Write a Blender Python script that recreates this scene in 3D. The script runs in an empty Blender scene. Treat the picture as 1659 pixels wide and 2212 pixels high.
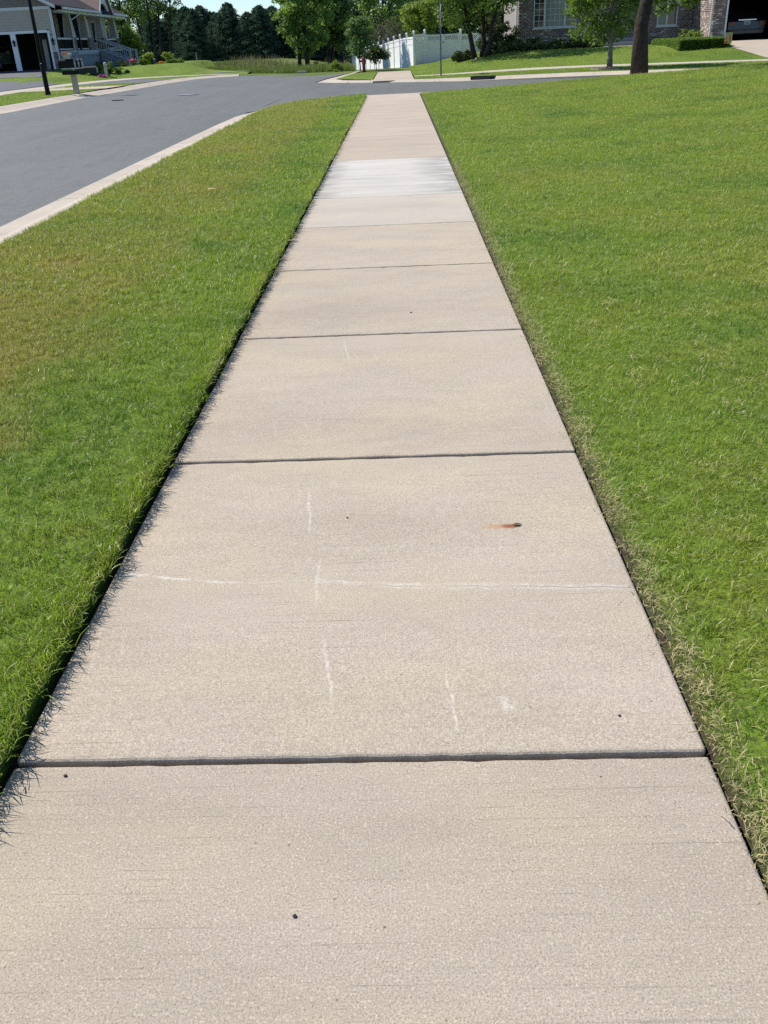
import bpy, bmesh, math, random
import numpy as np
from mathutils import Vector, Matrix

S = bpy.context.scene
COL = S.collection
R = math.radians
random.seed(7)
rng = np.random.default_rng(11)

# ------------------------------------------------------------------ camera
P_, R_, Y_ = .4887, -.05, -.0358           # pitch down, roll, yaw
fw = Vector((math.sin(Y_)*math.cos(P_), math.cos(Y_)*math.cos(P_), -math.sin(P_)))
rt0 = Vector((math.cos(Y_), -math.sin(Y_), 0)); up0 = rt0.cross(fw)
rt = math.cos(R_)*rt0 + math.sin(R_)*up0; up = -math.sin(R_)*rt0 + math.cos(R_)*up0
cd = bpy.data.cameras.new('camera'); cam = bpy.data.objects.new('camera', cd); COL.objects.link(cam)
m = Matrix((rt, up, -fw)).transposed().to_4x4(); m.translation = (0, 0, 1.4)
cam.matrix_world = m
cd.sensor_fit = 'VERTICAL'; cd.sensor_height = 36; cd.sensor_width = 27; cd.lens = 36*1912/2212
cd.clip_start = .05; cd.clip_end = 2000
S.camera = cam
S.render.resolution_x, S.render.resolution_y = 768, 1024

# ------------------------------------------------------------------ light
SUN_AZ = math.atan2(-.91, .41)             # towards the sun, measured from +y to +x
SUN_EL = R(50)
w = bpy.data.worlds.new('World'); S.world = w; w.use_nodes = True
nt = w.node_tree; nt.nodes.clear()
sky = nt.nodes.new('ShaderNodeTexSky'); sky.sky_type = 'NISHITA'; sky.sun_disc = False
sky.sun_elevation = SUN_EL; sky.sun_rotation = SUN_AZ % (2*math.pi)
sky.air_density = 1.0; sky.dust_density = 0.; sky.ozone_density = 2.5
bg = nt.nodes.new('ShaderNodeBackground'); bg.inputs[1].default_value = .10
wo = nt.nodes.new('ShaderNodeOutputWorld')
tn = nt.nodes.new('ShaderNodeMix'); tn.data_type = 'RGBA'; tn.blend_type = 'MULTIPLY'; tn.inputs[0].default_value = 1; tn.inputs[7].default_value = (.80, .96, 1.13, 1)   # camera white balance on the sky
nt.links.new(sky.outputs[0], tn.inputs[6]); nt.links.new(tn.outputs[2], bg.inputs[0]); nt.links.new(bg.outputs[0], wo.inputs[0])
sd = bpy.data.lights.new('sun', 'SUN'); sd.energy = 5.0; sd.angle = R(.53); sd.color = (1, .95, .87)
so = bpy.data.objects.new('sun', sd); COL.objects.link(so)
sdir = Vector((math.sin(SUN_AZ)*math.cos(SUN_EL), math.cos(SUN_AZ)*math.cos(SUN_EL), math.sin(SUN_EL)))
so.rotation_euler = sdir.to_track_quat('Z', 'Y').to_euler(); so.location = (-30, 20, 40)
S.view_settings.view_transform = 'Standard'; S.view_settings.look = 'None'
S.view_settings.gamma = 1; S.view_settings.use_curve_mapping = False
S.view_settings.exposure = .36
S.cycles.max_bounces = 8; S.cycles.transparent_max_bounces = 8
S.cycles.sample_clamp_indirect = 6; S.cycles.use_denoising = False

# ------------------------------------------------------------------ node helpers
def nd(t, typ, ins=None, **props):
    n = t.nodes.new(typ)
    for k, v in props.items(): setattr(n, k, v)
    for k, v in (ins or {}).items():
        s = n.inputs[k]
        if isinstance(v, bpy.types.NodeSocket): t.links.new(v, s)
        else: s.default_value = v
    return n
def M(t, op, a, b=0., c=0.):
    n = nd(t, 'ShaderNodeMath', {0: a, 1: b, 2: c}, operation=op); return n.outputs[0]
def mix(t, f, a, b, mode='MIX'):
    n = nd(t, 'ShaderNodeMix', {0: f}, data_type='RGBA', blend_type=mode)
    for i, v in ((6, a), (7, b)):
        if isinstance(v, bpy.types.NodeSocket): t.links.new(v, n.inputs[i])
        else: n.inputs[i].default_value = (*v, 1) if len(v) == 3 else v
    return n.outputs[2]
def mr(t, v, a, b, c=0., d=1., smooth=False):
    return nd(t, 'ShaderNodeMapRange', {0: v, 1: a, 2: b, 3: c, 4: d}, interpolation_type='SMOOTHSTEP' if smooth else 'LINEAR').outputs[0]
def wpos(t): return nd(t, 'ShaderNodeNewGeometry').outputs['Position']
def vscale(t, v, sx, sy, sz): return nd(t, 'ShaderNodeVectorMath', {0: v, 1: (sx, sy, sz)}, operation='MULTIPLY').outputs[0]
def noise(t, v, sc, det=3., rough=.55, dim='3D'):
    return nd(t, 'ShaderNodeTexNoise', {'Vector': v, 'Scale': sc, 'Detail': det, 'Roughness': rough}).outputs[0]
def newmat(name):
    m_ = bpy.data.materials.new(name); m_.use_nodes = True
    t = m_.node_tree; b = t.nodes['Principled BSDF']
    return m_, t, b
def C4(c): return (*c, 1)
def bump(t, b, h, strength=.3, dist=.01):
    n = nd(t, 'ShaderNodeBump', {'Strength': strength, 'Distance': dist, 'Height': h}); t.links.new(n.outputs[0], b.inputs['Normal'])
def mat(name, c, rough=.7, var=.15, sc=3., bumps=0., bsc=40., metal=0., spec=.5, dist=.01, blotch=None):
    """painted / plain surface with gentle colour variation and fine relief"""
    m_, t, b = newmat(name)
    p = nd(t, 'ShaderNodeTexCoord').outputs['Object']
    n1 = noise(t, p, sc, 5)
    lo = tuple(x*(1-var) for x in c); hi = tuple(min(1, x*(1+var)) for x in c)
    col = mix(t, mr(t, n1, .3, .7), lo, hi)
    if blotch: col = mix(t, mr(t, noise(t, p, sc*.37, 6), .5, .75, 0, .7), col, blotch)
    t.links.new(col, b.inputs['Base Color'])
    b.inputs['Roughness'].default_value = rough; b.inputs['Metallic'].default_value = metal
    b.inputs['Specular IOR Level'].default_value = spec
    if bumps: bump(t, b, noise(t, p, bsc, 3), bumps, dist)
    return m_

# ------------------------------------------------------------------ mesh helpers
class MB:
    def __init__(s): s.v = []; s.f = []
    def add(s, vs, fs):
        o = len(s.v); s.v += [tuple(x) for x in vs]; s.f += [tuple(i+o for i in f) for f in fs]; return s
    def box(s, x0, x1, y0, y1, z0, z1):
        return s.add([(x0,y0,z0),(x1,y0,z0),(x1,y1,z0),(x0,y1,z0),(x0,y0,z1),(x1,y0,z1),(x1,y1,z1),(x0,y1,z1)],
                     [(0,3,2,1),(4,5,6,7),(0,1,5,4),(1,2,6,5),(2,3,7,6),(3,0,4,7)])
    def obox(s, c, ax, ay, az):
        c, ax, ay, az = map(Vector, (c, ax, ay, az))
        vs = [c+i*ax+j*ay+k*az for k in (-1,1) for i, j in ((-1,-1),(1,-1),(1,1),(-1,1))]
        return s.add(vs, [(0,3,2,1),(4,5,6,7),(0,1,5,4),(1,2,6,5),(2,3,7,6),(3,0,4,7)])
    def bar(s, a, b, w_, h_=None, upv=(0,0,1)):
        a, b = Vector(a), Vector(b); d = b-a; L = d.length; d.normalize()
        u = Vector(upv)
        if abs(u.dot(d)) > .98: u = Vector((0,1,0))
        sd_ = d.cross(u).normalized(); u2 = sd_.cross(d)
        return s.obox((a+b)/2, d*L/2, sd_*w_/2, u2*(h_ or w_)/2)
    def tube(s, pts, rad, n=8, cap=True):
        pts = [Vector(p) for p in pts]; o = len(s.v); prev = None
        for i, p in enumerate(pts):
            d = (pts[min(i+1, len(pts)-1)] - pts[max(i-1, 0)]).normalized()
            u = Vector((1,0,0)) if abs(d.z) > .9 else Vector((0,0,1))
            if prev is not None: u = prev
            a = d.cross(u).normalized(); b = a.cross(d).normalized(); prev = b
            r = rad[i] if hasattr(rad, '__len__') else rad
            for k in range(n):
                t_ = 2*math.pi*k/n; s.v.append(tuple(p + r*(math.cos(t_)*a + math.sin(t_)*b)))
        for i in range(len(pts)-1):
            for k in range(n):
                s.f.append((o+i*n+k, o+i*n+(k+1)%n, o+(i+1)*n+(k+1)%n, o+(i+1)*n+k))
        if cap:
            s.f.append(tuple(o+k for k in range(n))[::-1]); s.f.append(tuple(o+(len(pts)-1)*n+k for k in range(n)))
        return s
    def lathe(s, prof, n=12, c=(0,0,0)):
        o = len(s.v)
        for r, z in prof:
            for k in range(n):
                t_ = 2*math.pi*k/n; s.v.append((c[0]+r*math.cos(t_), c[1]+r*math.sin(t_), c[2]+z))
        for i in range(len(prof)-1):
            for k in range(n): s.f.append((o+i*n+k, o+i*n+(k+1)%n, o+(i+1)*n+(k+1)%n, o+(i+1)*n+k))
        s.f.append(tuple(o+k for k in range(n))[::-1]); s.f.append(tuple(o+(len(prof)-1)*n+k for k in range(n)))
        return s
    def prism(s, poly, d):
        """poly: planar 3-D points, extruded by vector d"""
        n = len(poly); d = Vector(d); poly = [Vector(p) for p in poly]
        return s.add(poly+[p+d for p in poly], [tuple(range(n))[::-1], tuple(range(n, 2*n))]+[(i,(i+1)%n,n+(i+1)%n,n+i) for i in range(n)])
    def loft(s, A, B, n=1, zf=None, off=0.):
        """strip between two equal-length polylines"""
        o = len(s.v); k = n+1
        for a, b in zip(A, B):
            for j in range(k):
                q = j/n; x = a[0]*(1-q)+b[0]*q; y = a[1]*(1-q)+b[1]*q
                z = (zf(x, y)+off) if zf else a[2]*(1-q)+b[2]*q
                s.v.append((x, y, z))
        for i in range(len(A)-1):
            for j in range(n): s.f.append((o+i*k+j, o+i*k+j+1, o+(i+1)*k+j+1, o+(i+1)*k+j))
        return s
    def build(s, name, mt, parent=None, bevel=0., smooth=False, seg=2, **pr):
        me = bpy.data.meshes.new(name); me.from_pydata(s.v, [], s.f)
        if not s.f: pass
        bm = bmesh.new(); bm.from_mesh(me); bmesh.ops.recalc_face_normals(bm, faces=bm.faces); bm.to_mesh(me); bm.free()
        if mt: me.materials.append(mt)
        if smooth: me.polygons.foreach_set('use_smooth', [True]*len(me.polygons))
        o = bpy.data.objects.new(name, me); COL.objects.link(o)
        if parent: o.parent = parent
        if bevel:
            b = o.modifiers.new('bevel', 'BEVEL'); b.width = bevel; b.segments = seg; b.limit_method = 'ANGLE'; b.angle_limit = R(40)
        for k, v in pr.items(): o[k] = v
        return o
def sheet_up(o):
    """make a sheet's normals look up"""
    me = o.data; bm = bmesh.new(); bm.from_mesh(me)
    for f in bm.faces:
        if f.normal.z < 0: f.normal_flip()
    bm.to_mesh(me); bm.free(); return o
def tag(o, label=None, cat=None, group=None, kind=None):
    if label: o['label'] = label
    if cat: o['category'] = cat
    if group: o['group'] = group
    if kind: o['kind'] = kind
    return o
def empty(name, loc, label, cat, rz=0., group=None, kind=None):
    o = bpy.data.objects.new(name, None); o.empty_display_size = .2; COL.objects.link(o)
    o.location = loc; o.rotation_euler.z = rz; return tag(o, label, cat, group, kind)
def share(src, name, parent, loc=(0,0,0), rot=(0,0,0), scale=(1,1,1), mt=None):
    o = src.copy(); o.name = name; COL.objects.link(o); o.parent = parent; o.location = loc; o.rotation_euler = rot; o.scale = scale
    return o
def copy_tree(o, parent=None):
    c = o.copy(); COL.objects.link(c); c.parent = parent
    for ch in list(o.children): copy_tree(ch, c)
    return c
def sm(t):
    t = np.clip(t, 0, 1); return t*t*(3-2*t)
def npmesh(name, V, F4, mt, parent=None, attr=None, **pr):
    """quads from numpy; attr = dict of per-vertex floats"""
    me = bpy.data.meshes.new(name); n = len(F4)
    me.vertices.add(len(V)); me.vertices.foreach_set('co', np.asarray(V, np.float32).ravel())
    k = F4.shape[1]
    me.loops.add(n*k); me.loops.foreach_set('vertex_index', F4.astype(np.int32).ravel())
    me.polygons.add(n); me.polygons.foreach_set('loop_start', np.arange(0, n*k, k, dtype=np.int32))
    for a, v in (attr or {}).items():
        at = me.attributes.new(a, 'FLOAT', 'POINT'); at.data.foreach_set('value', np.asarray(v, np.float32))
    me.update(calc_edges=True); me.validate()
    if mt: me.materials.append(mt)
    o = bpy.data.objects.new(name, me); COL.objects.link(o)
    if parent: o.parent = parent
    for q, v in pr.items(): o[q] = v
    return o

# ------------------------------------------------------------------ terrain functions
def z_lawn(x):            # the side lawn right of the walk
    return np.interp(x, [.6, 1, 3.4, 6.6, 10.3, 20], [0, .005, .06, .21, .37, .72])
def z_road(x, y):
    crown = .06*np.clip(1-((x+8.2)/4.1)**2, -1, 1)*(1-sm((y-24)/6))
    base = -.12+crown+.05*sm((y-28)/6)+.06*sm((y-42)/12)*sm((-x-5)/5)
    return base
HI = np.array([(-18.9,20),(-18.8,46),(-18.4,54),(-17.4,59.2),(-15.5,60.6),(-12.6,59.9),(-9.7,58.6)], float)
LO = np.array([(-17.3,20),(-17.2,46),(-16.8,51),(-16.0,55),(-15.0,57.6),(-12.6,58.3),(-10.2,57.6)], float)
def dpoly(x, y, P):
    d = np.full(np.broadcast(x, y).shape, 1e9); x = np.asarray(x, float); y = np.asarray(y, float)
    for a, b in zip(P[:-1], P[1:]):
        ab = b-a; t = np.clip(((x-a[0])*ab[0]+(y-a[1])*ab[1])/(ab@ab), 0, 1)
        d = np.minimum(d, np.hypot(x-a[0]-t*ab[0], y-a[1]-t*ab[1]))
    return d
def z_left(x, y):         # yard beyond the left walk
    d = dpoly(x, y, HI)
    near = .05*sm((y-38)/8)+.01*sm((y-40)/10)-.004
    return near+(.28*sm(d/1.6)*(.3+.7*sm((y-48)/8))+.31*sm((d-1.2)/2.6)*sm((y-54)/7))*sm((-x-11)/5)*sm((y-36)/10)
def z_far(x, y):
    f = -.06+.12*sm((y-68)/30)*sm((-x-6)/9)-.85*sm((y-56)/32)*sm((x+14)/8)*(1-sm((x-.5)/4))+.55*sm((y-56)/10)*sm((x-1)/5)
    f = f+.085*sm((-x-6)/3)*sm((y-56.8)/1.)*(1-sm((y-60)/8))
    return -.5+(f+.5)*sm((y-46)/7)
def z_right(x, y):
    t = y-(40.8-.3*x)
    return .02+.1*sm(x/8)+.56*sm(t/7)*sm((x-.5)/5)

# ------------------------------------------------------------------ ground materials
def concrete(name, c1, c2, marks=False, spk=1., pale=False, dirt=False):
    m_, t, b = newmat(name)
    p = wpos(t); sep = nd(t, 'ShaderNodeSeparateXYZ', {0: p}); X, Y = sep.outputs[0], sep.outputs[1]
    oi = nd(t, 'ShaderNodeObjectInfo').outputs['Random']
    q_ = vscale(t, p, .55, 1.5, 1)
    big = noise(t, q_, 1.1, 5, .6); mid = noise(t, q_, 9, 5, .65)
    col = mix(t, mr(t, big, .3, .7), c1, c2)
    col = mix(t, mr(t, mid, .35, .75, 0, .35), col, tuple(x*.82 for x in c1))
    col = mix(t, mr(t, noise(t, q_, 2.3, 4), .45, .65, 0, .6), col, (c2[0]*1.0, c2[1]*.965, c2[2]*.98))
    col = mix(t, mr(t, noise(t, vscale(t, p, .8, 1.3, 1.7), 1.7, 5), .46, .66, 0, .5), col, (c2[0]*1.06, c2[1]*1.05, c2[2]*.92))
    # broom lines across the walk
    st = noise(t, vscale(t, p, 1.6, 150, 1), 1.0, 4, .75)
    col = mix(t, M(t, 'MULTIPLY', mr(t, st, .585, .67, 0, .62*spk), mr(t, noise(t, p, 2.0, 4), .35, .6, .15, 1)), col, tuple(x*.45 for x in c1))
    # sand and aggregate speckle
    s1 = noise(t, p, 230, 2, .8); s2 = noise(t, p, 480, 2, .7)
    sp = M(t, 'MULTIPLY', mr(t, s1, .25, .75, 1-.34*spk, 1+.30*spk), mr(t, s2, .25, .75, 1-.30*spk, 1+.26*spk))
    spc = nd(t, 'ShaderNodeCombineColor', {0: sp, 1: sp, 2: sp}).outputs[0]
    col = mix(t, 1., col, spc, 'MULTIPLY')
    vo = nd(t, 'ShaderNodeTexVoronoi', {'Vector': p, 'Scale': 30.}); pit = M(t, 'MULTIPLY', mr(t, vo.outputs[0], .05, .11, 1, 0), mr(t, noise(t, p, 9.), .56, .64))
    vg = nd(t, 'ShaderNodeTexVoronoi', {'Vector': p, 'Scale': 165.}); gr = M(t, 'GREATER_THAN', nd(t, 'ShaderNodeSeparateColor', {0: vg.outputs[1]}).outputs[0], .78)
    col = mix(t, M(t, 'MULTIPLY', M(t, 'MULTIPLY', gr, mr(t, vg.outputs[0], .2, .5, 1, 0)), .40*spk), col, (c2[0]*1.45, c2[1]*1.45, c2[2]*1.4))
    gd = M(t, 'LESS_THAN', nd(t, 'ShaderNodeSeparateColor', {0: vg.outputs[1]}).outputs[1], .16)
    col = mix(t, M(t, 'MULTIPLY', M(t, 'MULTIPLY', gd, mr(t, vg.outputs[0], .15, .38, 1, 0)), .5*spk), col, tuple(x*.4 for x in c1))
    col = mix(t, M(t, 'MULTIPLY', pit, .75), col, (.06, .05, .045))
    # slab to slab tone
    sl = mr(t, oi, 0, 1, .94, 1.05); col = mix(t, 1., col, nd(t, 'ShaderNodeCombineColor', {0: sl, 1: sl, 2: sl}).outputs[0], 'MULTIPLY')
    if marks:
        wob = M(t, 'MULTIPLY', M(t, 'SUBTRACT', noise(t, p, 5., 3), .5), .05)
        fine = noise(t, p, 60, 3)
        def seg(x0, y0, x1, y1, wd, amt, colr, wobble=True):
            nonlocal col
            L = math.hypot(x1-x0, y1-y0); ux, uy = (x1-x0)/L, (y1-y0)/L
            dx = M(t, 'SUBTRACT', X, x0); dy = M(t, 'SUBTRACT', Y, y0)
            al = M(t, 'ADD', M(t, 'MULTIPLY', dx, ux), M(t, 'MULTIPLY', dy, uy))
            ac = M(t, 'SUBTRACT', M(t, 'MULTIPLY', dy, ux), M(t, 'MULTIPLY', dx, uy))
            if wobble: ac = M(t, 'ADD', ac, wob)
            mk = M(t, 'MULTIPLY', mr(t, M(t, 'ABSOLUTE', ac), wd*.4, wd, 1, 0), M(t, 'MULTIPLY', mr(t, al, 0, .06), mr(t, al, L-.08, L, 1, 0)))
            mk = M(t, 'MULTIPLY', mk, mr(t, fine, .34, .62, .15, 1))
            col = mix(t, M(t, 'MULTIPLY', mk, amt), col, colr)
        W = (.75, .72, .64)
        for a in MARKS: seg(*a[:4], a[4]*.9, a[5]*.5, W, True)
        cr = (.08, .07, .06)
        for q, (p0_, p1_) in enumerate(zip(CRACK[:-1], CRACK[1:])):
            seg(p0_[0]-.01, p0_[1], p1_[0]+.01, p1_[1], (.010,.009,.008,.005,.011,.02,.024,.02)[q], (.7,.65,.6,.4,.5,.3,.25,.3)[q], W)
            seg(p0_[0]-.01, p0_[1]-.002, p1_[0]+.01, p1_[1]-.002, .0026, (.0,.1,.35,.6,.5,.7,.6,.85)[q], cr)
        seg(-.30, 2.208, -.245, 2.198, .020, .9, W)
        # rust smear
        def ell(cx, cy, ax_, ay_, lo_, wob_):
            ex = M(t, 'DIVIDE', M(t, 'SUBTRACT', X, cx), ax_); ey = M(t, 'DIVIDE', M(t, 'SUBTRACT', M(t, 'ADD', Y, M(t, 'MULTIPLY', wob, wob_)), cy), ay_)
            return mr(t, M(t, 'ADD', M(t, 'MULTIPLY', ex, ex), M(t, 'MULTIPLY', ey, ey)), lo_, 1., 1, 0)
        fin2 = noise(t, vscale(t, p, 60, 260, 1), 1., 3)
        col = mix(t, M(t, 'MULTIPLY', ell(.275, 2.500, .068, .020, 0., .3), mr(t, fin2, .3, .6, .15, .8)), col, (.42,.20,.07))
        col = mix(t, M(t, 'MULTIPLY', ell(.315, 2.502, .034, .018, .15, .5), mr(t, fin2, .3, .55, .45, 1)), col, (.20,.065,.025))
        col = mix(t, M(t, 'MULTIPLY', ell(.338, 2.506, .014, .014, .3, .5), mr(t, fine, .3, .55, .3, 1)), col, (.05,.018,.01))
        # pale chipped spot
        hx = M(t, 'DIVIDE', M(t, 'SUBTRACT', X, .21), .02); hy = M(t, 'DIVIDE', M(t, 'SUBTRACT', Y, 1.63), .042)
        hd = M(t, 'ADD', M(t, 'MULTIPLY', hx, hx), M(t, 'MULTIPLY', hy, hy))
        col = mix(t, M(t, 'MULTIPLY', mr(t, hd, .1, 1., 1, 0), mr(t, fine, .42, .6, 0, .32)), col, W)
    if dirt:
        col = mix(t, mr(t, noise(t, vscale(t, p, 1.4, .6, 1), 1.6, 6, .7), .60, .66, 0, .6), col, (.16,.15,.13))
        col = mix(t, mr(t, noise(t, p, 7, 6, .7), .58, .7, 0, .5), col, (.2,.175,.14))
    if pale:
        # bleached bands with grey damp blotches at the ends
        bd = noise(t, vscale(t, p, .7, 4.5, 1), 1.0, 4)
        col = mix(t, mr(t, bd, .34, .68, .0, .6), col, (.56, .54, .50))
        ends = M(t, 'ADD', mr(t, X, .1, .55), mr(t, X, -.62, -.85))
        bl = M(t, 'MULTIPLY', mr(t, noise(t, vscale(t, p, 1.2, 2.4, 1), 1.6, 5), .38, .56), ends)
        col = mix(t, M(t, 'MULTIPLY', bl, .75), col, (.25, .24, .22))
    t.links.new(col, b.inputs['Base Color'])
    b.inputs['Roughness'].default_value = .9; b.inputs['Specular IOR Level'].default_value = .25
    h = M(t, 'ADD', M(t, 'ADD', M(t, 'MULTIPLY', s1, .6), M(t, 'MULTIPLY', s2, .35)), M(t, 'MULTIPLY', st, .35))
    bump(t, b, h, .6, .0028)
    return m_
MARKS = [(-.335,2.481,-.369,2.837,.006,.6),(-.282,2.069,-.291,2.362,.008,.5),(-.202,1.636,-.251,1.946,.006,.8),(.079,1.523,.072,1.801,.005,.75),(.145,1.361,.139,1.455,.005,.4),
         (-.285,4.225,-.336,4.619,.006,.6),(-.153,4.21,-.172,4.436,.004,.4),(-.543,3.292,-.571,3.493,.005,.4),(-.71,3.321,-.735,3.442,.005,.4),(-.411,3.376,-.466,3.483,.006,.5),
         (-.839,1.748,-.863,2.053,.006,.4),(-.771,1.819,-.785,1.961,.006,.4),(.397,1.596,.395,1.662,.004,.5),(.322,1.096,.321,1.157,.005,.5),(-.193,1.203,-.201,1.248,.006,.4),(-.72,.95,-.71,1.02,.008,.4)]
CRACK = [(-.91,2.278),(-.79,2.264),(-.656,2.231),(-.499,2.206),(-.266,2.206),(-.128,2.175),(.073,2.159),(.271,2.143),(.63,2.118)]
CONC = concrete('sidewalk_concrete', (.378,.316,.246), (.447,.382,.302), marks=True, spk=1.2)
CONCP = concrete('bleached_concrete', (.41,.375,.325), (.48,.445,.395), spk=.5, pale=True)
CONCS = concrete('pale_concrete', (.405,.358,.295), (.465,.415,.348), spk=.6)
CONCF = concrete('far_concrete', (.385,.318,.250), (.45,.380,.303), spk=.35)
GUT = concrete('gutter_concrete', (.405,.35,.285), (.48,.42,.345), spk=.7, dirt=True)

def asphalt(name, c=(.092,.092,.084), fresh=False):
    m_, t, b = newmat(name); p = wpos(t)
    col = mix(t, mr(t, noise(t, vscale(t, p, 1, .25, 1), .5, 5, .6), .3, .7), tuple(x*.72 for x in c), tuple(x*1.3 for x in c))
    col = mix(t, mr(t, noise(t, vscale(t, p, 1.6, .05, 1), 1.1, 5, .7), .48, .68, 0, .5), col, tuple(x*1.5 for x in c))
    col = mix(t, mr(t, noise(t, p, 60, 3, .85), .42, .66, 0, .75), col, tuple(x*2.0 for x in c))
    col = mix(t, mr(t, noise(t, p, 140, 2, .8), .5, .7, 0, .6), col, tuple(x*.45 for x in c))
    col = mix(t, mr(t, noise(t, p, 38, 3, .8), .42, .62, 0, .45), col, tuple(x*1.55 for x in c))
    col = mix(t, mr(t, noise(t, vscale(t, p, 1, .5, 1), 5, 5, .75), .5, .72, 0, .5), col, tuple(x*.62 for x in c))
    if not fresh:
        col = mix(t, mr(t, noise(t, vscale(t, p, .8, 2.2, 1), .9, 6, .7), .6, .72, 0, .38), col, (.17,.165,.15))
    t.links.new(col, b.inputs['Base Color']); b.inputs['Roughness'].default_value = .68; b.inputs['Specular IOR Level'].default_value = .45
    bump(t, b, noise(t, p, 110, 2, .8), .6, .006)
    return m_
ASPH = asphalt('asphalt'); ASPHD = asphalt('driveway_asphalt', (.085,.086,.095), True)

def lawn_cols(t, p, tip=None):
    """shared green to straw colouring, by place on the lawn"""
    sep = nd(t, 'ShaderNodeSeparateXYZ', {0: p}); X, Y = sep.outputs[0], sep.outputs[1]
    n1 = noise(t, p, .55, 4, .6); n2 = noise(t, p, 2.6, 4, .6); n3 = noise(t, p, 14, 3, .6)
    left = mr(t, X, -1.25, -2.0, 0, 1, True)
    leftm = M(t, 'MULTIPLY', left, mr(t, X, -3.7, -3.3, .4, 1))
    ny = mr(t, Y, 30, 36, 1, .15)
    dry = M(t, 'ADD', M(t, 'MULTIPLY', leftm, mr(t, n1, .32, .60, .2, .92)), M(t, 'MULTIPLY', mr(t, X, .3, 1.2), mr(t, n1, .40, .64, .05, .70)))
    dry = M(t, 'ADD', dry, mr(t, n2, .35, .7, -.3, .3))
    dry = M(t, 'MULTIPLY', nd(t, 'ShaderNodeClamp', {0: dry}).outputs[0], ny)
    lush = mr(t, noise(t, p, .8, 3), .46, .62, 0, .85)
    return dry, lush, n2, n3, X, Y
def grass_mat(name):
    m_, t, b = newmat(name); p = wpos(t)
    dry, lush, n2, n3, X, Y = lawn_cols(t, p)
    var = nd(t, 'ShaderNodeAttribute', attribute_name='var').outputs['Fac']
    hgt = nd(t, 'ShaderNodeAttribute', attribute_name='hgt').outputs['Fac']
    rnd = nd(t, 'ShaderNodeObjectInfo').outputs['Random']
    g = mix(t, var, (.145,.245,.02), (.43,.545,.05))
    g = mix(t, lush, g, (.085,.225,.02))
    d = mix(t, var, (.25,.24,.036), (.52,.49,.09))
    d = mix(t, M(t, 'GREATER_THAN', X, 0.), d, mix(t, var, (.24,.275,.03), (.50,.53,.075)))
    col = mix(t, dry, g, d)
    # single straw blades
    straw = M(t, 'GREATER_THAN', M(t, 'FRACT', M(t, 'MULTIPLY', M(t, 'ADD', var, rnd), 37.7)), .84)
    edge = M(t, 'MULTIPLY', mr(t, X, .74, .65), M(t, 'GREATER_THAN', X, 0.))
    strong = M(t, 'ADD', M(t, 'MULTIPLY', straw, .75), M(t, 'MULTIPLY', edge, M(t, 'GREATER_THAN', M(t, 'FRACT', M(t, 'MULTIPLY', M(t, 'ADD', var, rnd), 17.3)), .45)))
    col = mix(t, nd(t, 'ShaderNodeClamp', {0: strong}).outputs[0], col, (.62,.55,.28))
    col = mix(t, mr(t, hgt, 0, .5, .4, 0), col, (.15,.14,.05))      # duller brown mixed in towards the blade foot
    t.links.new(col, b.inputs['Base Color']); b.inputs['Roughness'].default_value = .36; b.inputs['Specular IOR Level'].default_value = .34
    tr = nd(t, 'ShaderNodeBsdfTranslucent', {'Color': mix(t, .3, col, (.30,.42,.03))})
    mx = nd(t, 'ShaderNodeMixShader', {0: .45, 1: b.outputs[0], 2: tr.outputs[0]})
    t.links.new(mx.outputs[0], t.nodes['Material Output'].inputs[0])
    return m_
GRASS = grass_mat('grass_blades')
def thatch_mat(name):
    m_, t, b = newmat(name); p = wpos(t)
    dry, lush, n2, n3, X, Y = lawn_cols(t, p)
    g = mix(t, n3, (.07,.125,.014), (.15,.23,.03)); d = mix(t, M(t, 'GREATER_THAN', X, 0.), mix(t, n3, (.13,.11,.025), (.25,.20,.055)), mix(t, n3, (.11,.13,.018), (.22,.24,.04)))
    col = mix(t, dry, g, d)
    col = mix(t, mr(t, noise(t, p, 70, 3), .45, .7, 0, .6), col, (.045,.036,.022))
    bare = M(t, 'MULTIPLY', mr(t, M(t, 'ADD', X, M(t, 'MULTIPLY', n2, .08)), .73, .68), M(t, 'GREATER_THAN', X, 0.))
    col = mix(t, M(t, 'MULTIPLY', bare, mr(t, n3, .3, .6, .55, 1)), col, (.06,.045,.03))
    t.links.new(col, b.inputs['Base Color']); b.inputs['Roughness'].default_value = .95; b.inputs['Specular IOR Level'].default_value = .1
    bump(t, b, noise(t, p, 45, 4), .8, .02); return m_
THATCH = thatch_mat('thatch')
def turf_mat(name, a=(.11,.19,.022), b_=(.22,.30,.04), c=(.27,.29,.06)):
    """mown grass too far away for blades"""
    m_, t, b = newmat(name); p = wpos(t)
    col = mix(t, mr(t, noise(t, vscale(t, p, 1, .35, 1), .9, 6, .65), .3, .7), a, b_)
    col = mix(t, mr(t, noise(t, p, .3, 4), .5, .75, 0, .7), col, c)
    col = mix(t, mr(t, noise(t, p, 22, 3, .8), .4, .75, 0, .55), col, tuple(x*.5 for x in a))
    t.links.new(col, b.inputs['Base Color']); b.inputs['Roughness'].default_value = .85; b.inputs['Specular IOR Level'].default_value = .15
    bump(t, b, noise(t, p, 30, 3, .8), 1., .06); return m_
TURF = turf_mat('far_turf'); FIELD = turf_mat('field_grass', (.10,.155,.032), (.18,.235,.055), (.25,.25,.085))
SOIL = mat('soil', (.05,.037,.025), .95, .4, 20, .8, 60, spec=.1)

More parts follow.
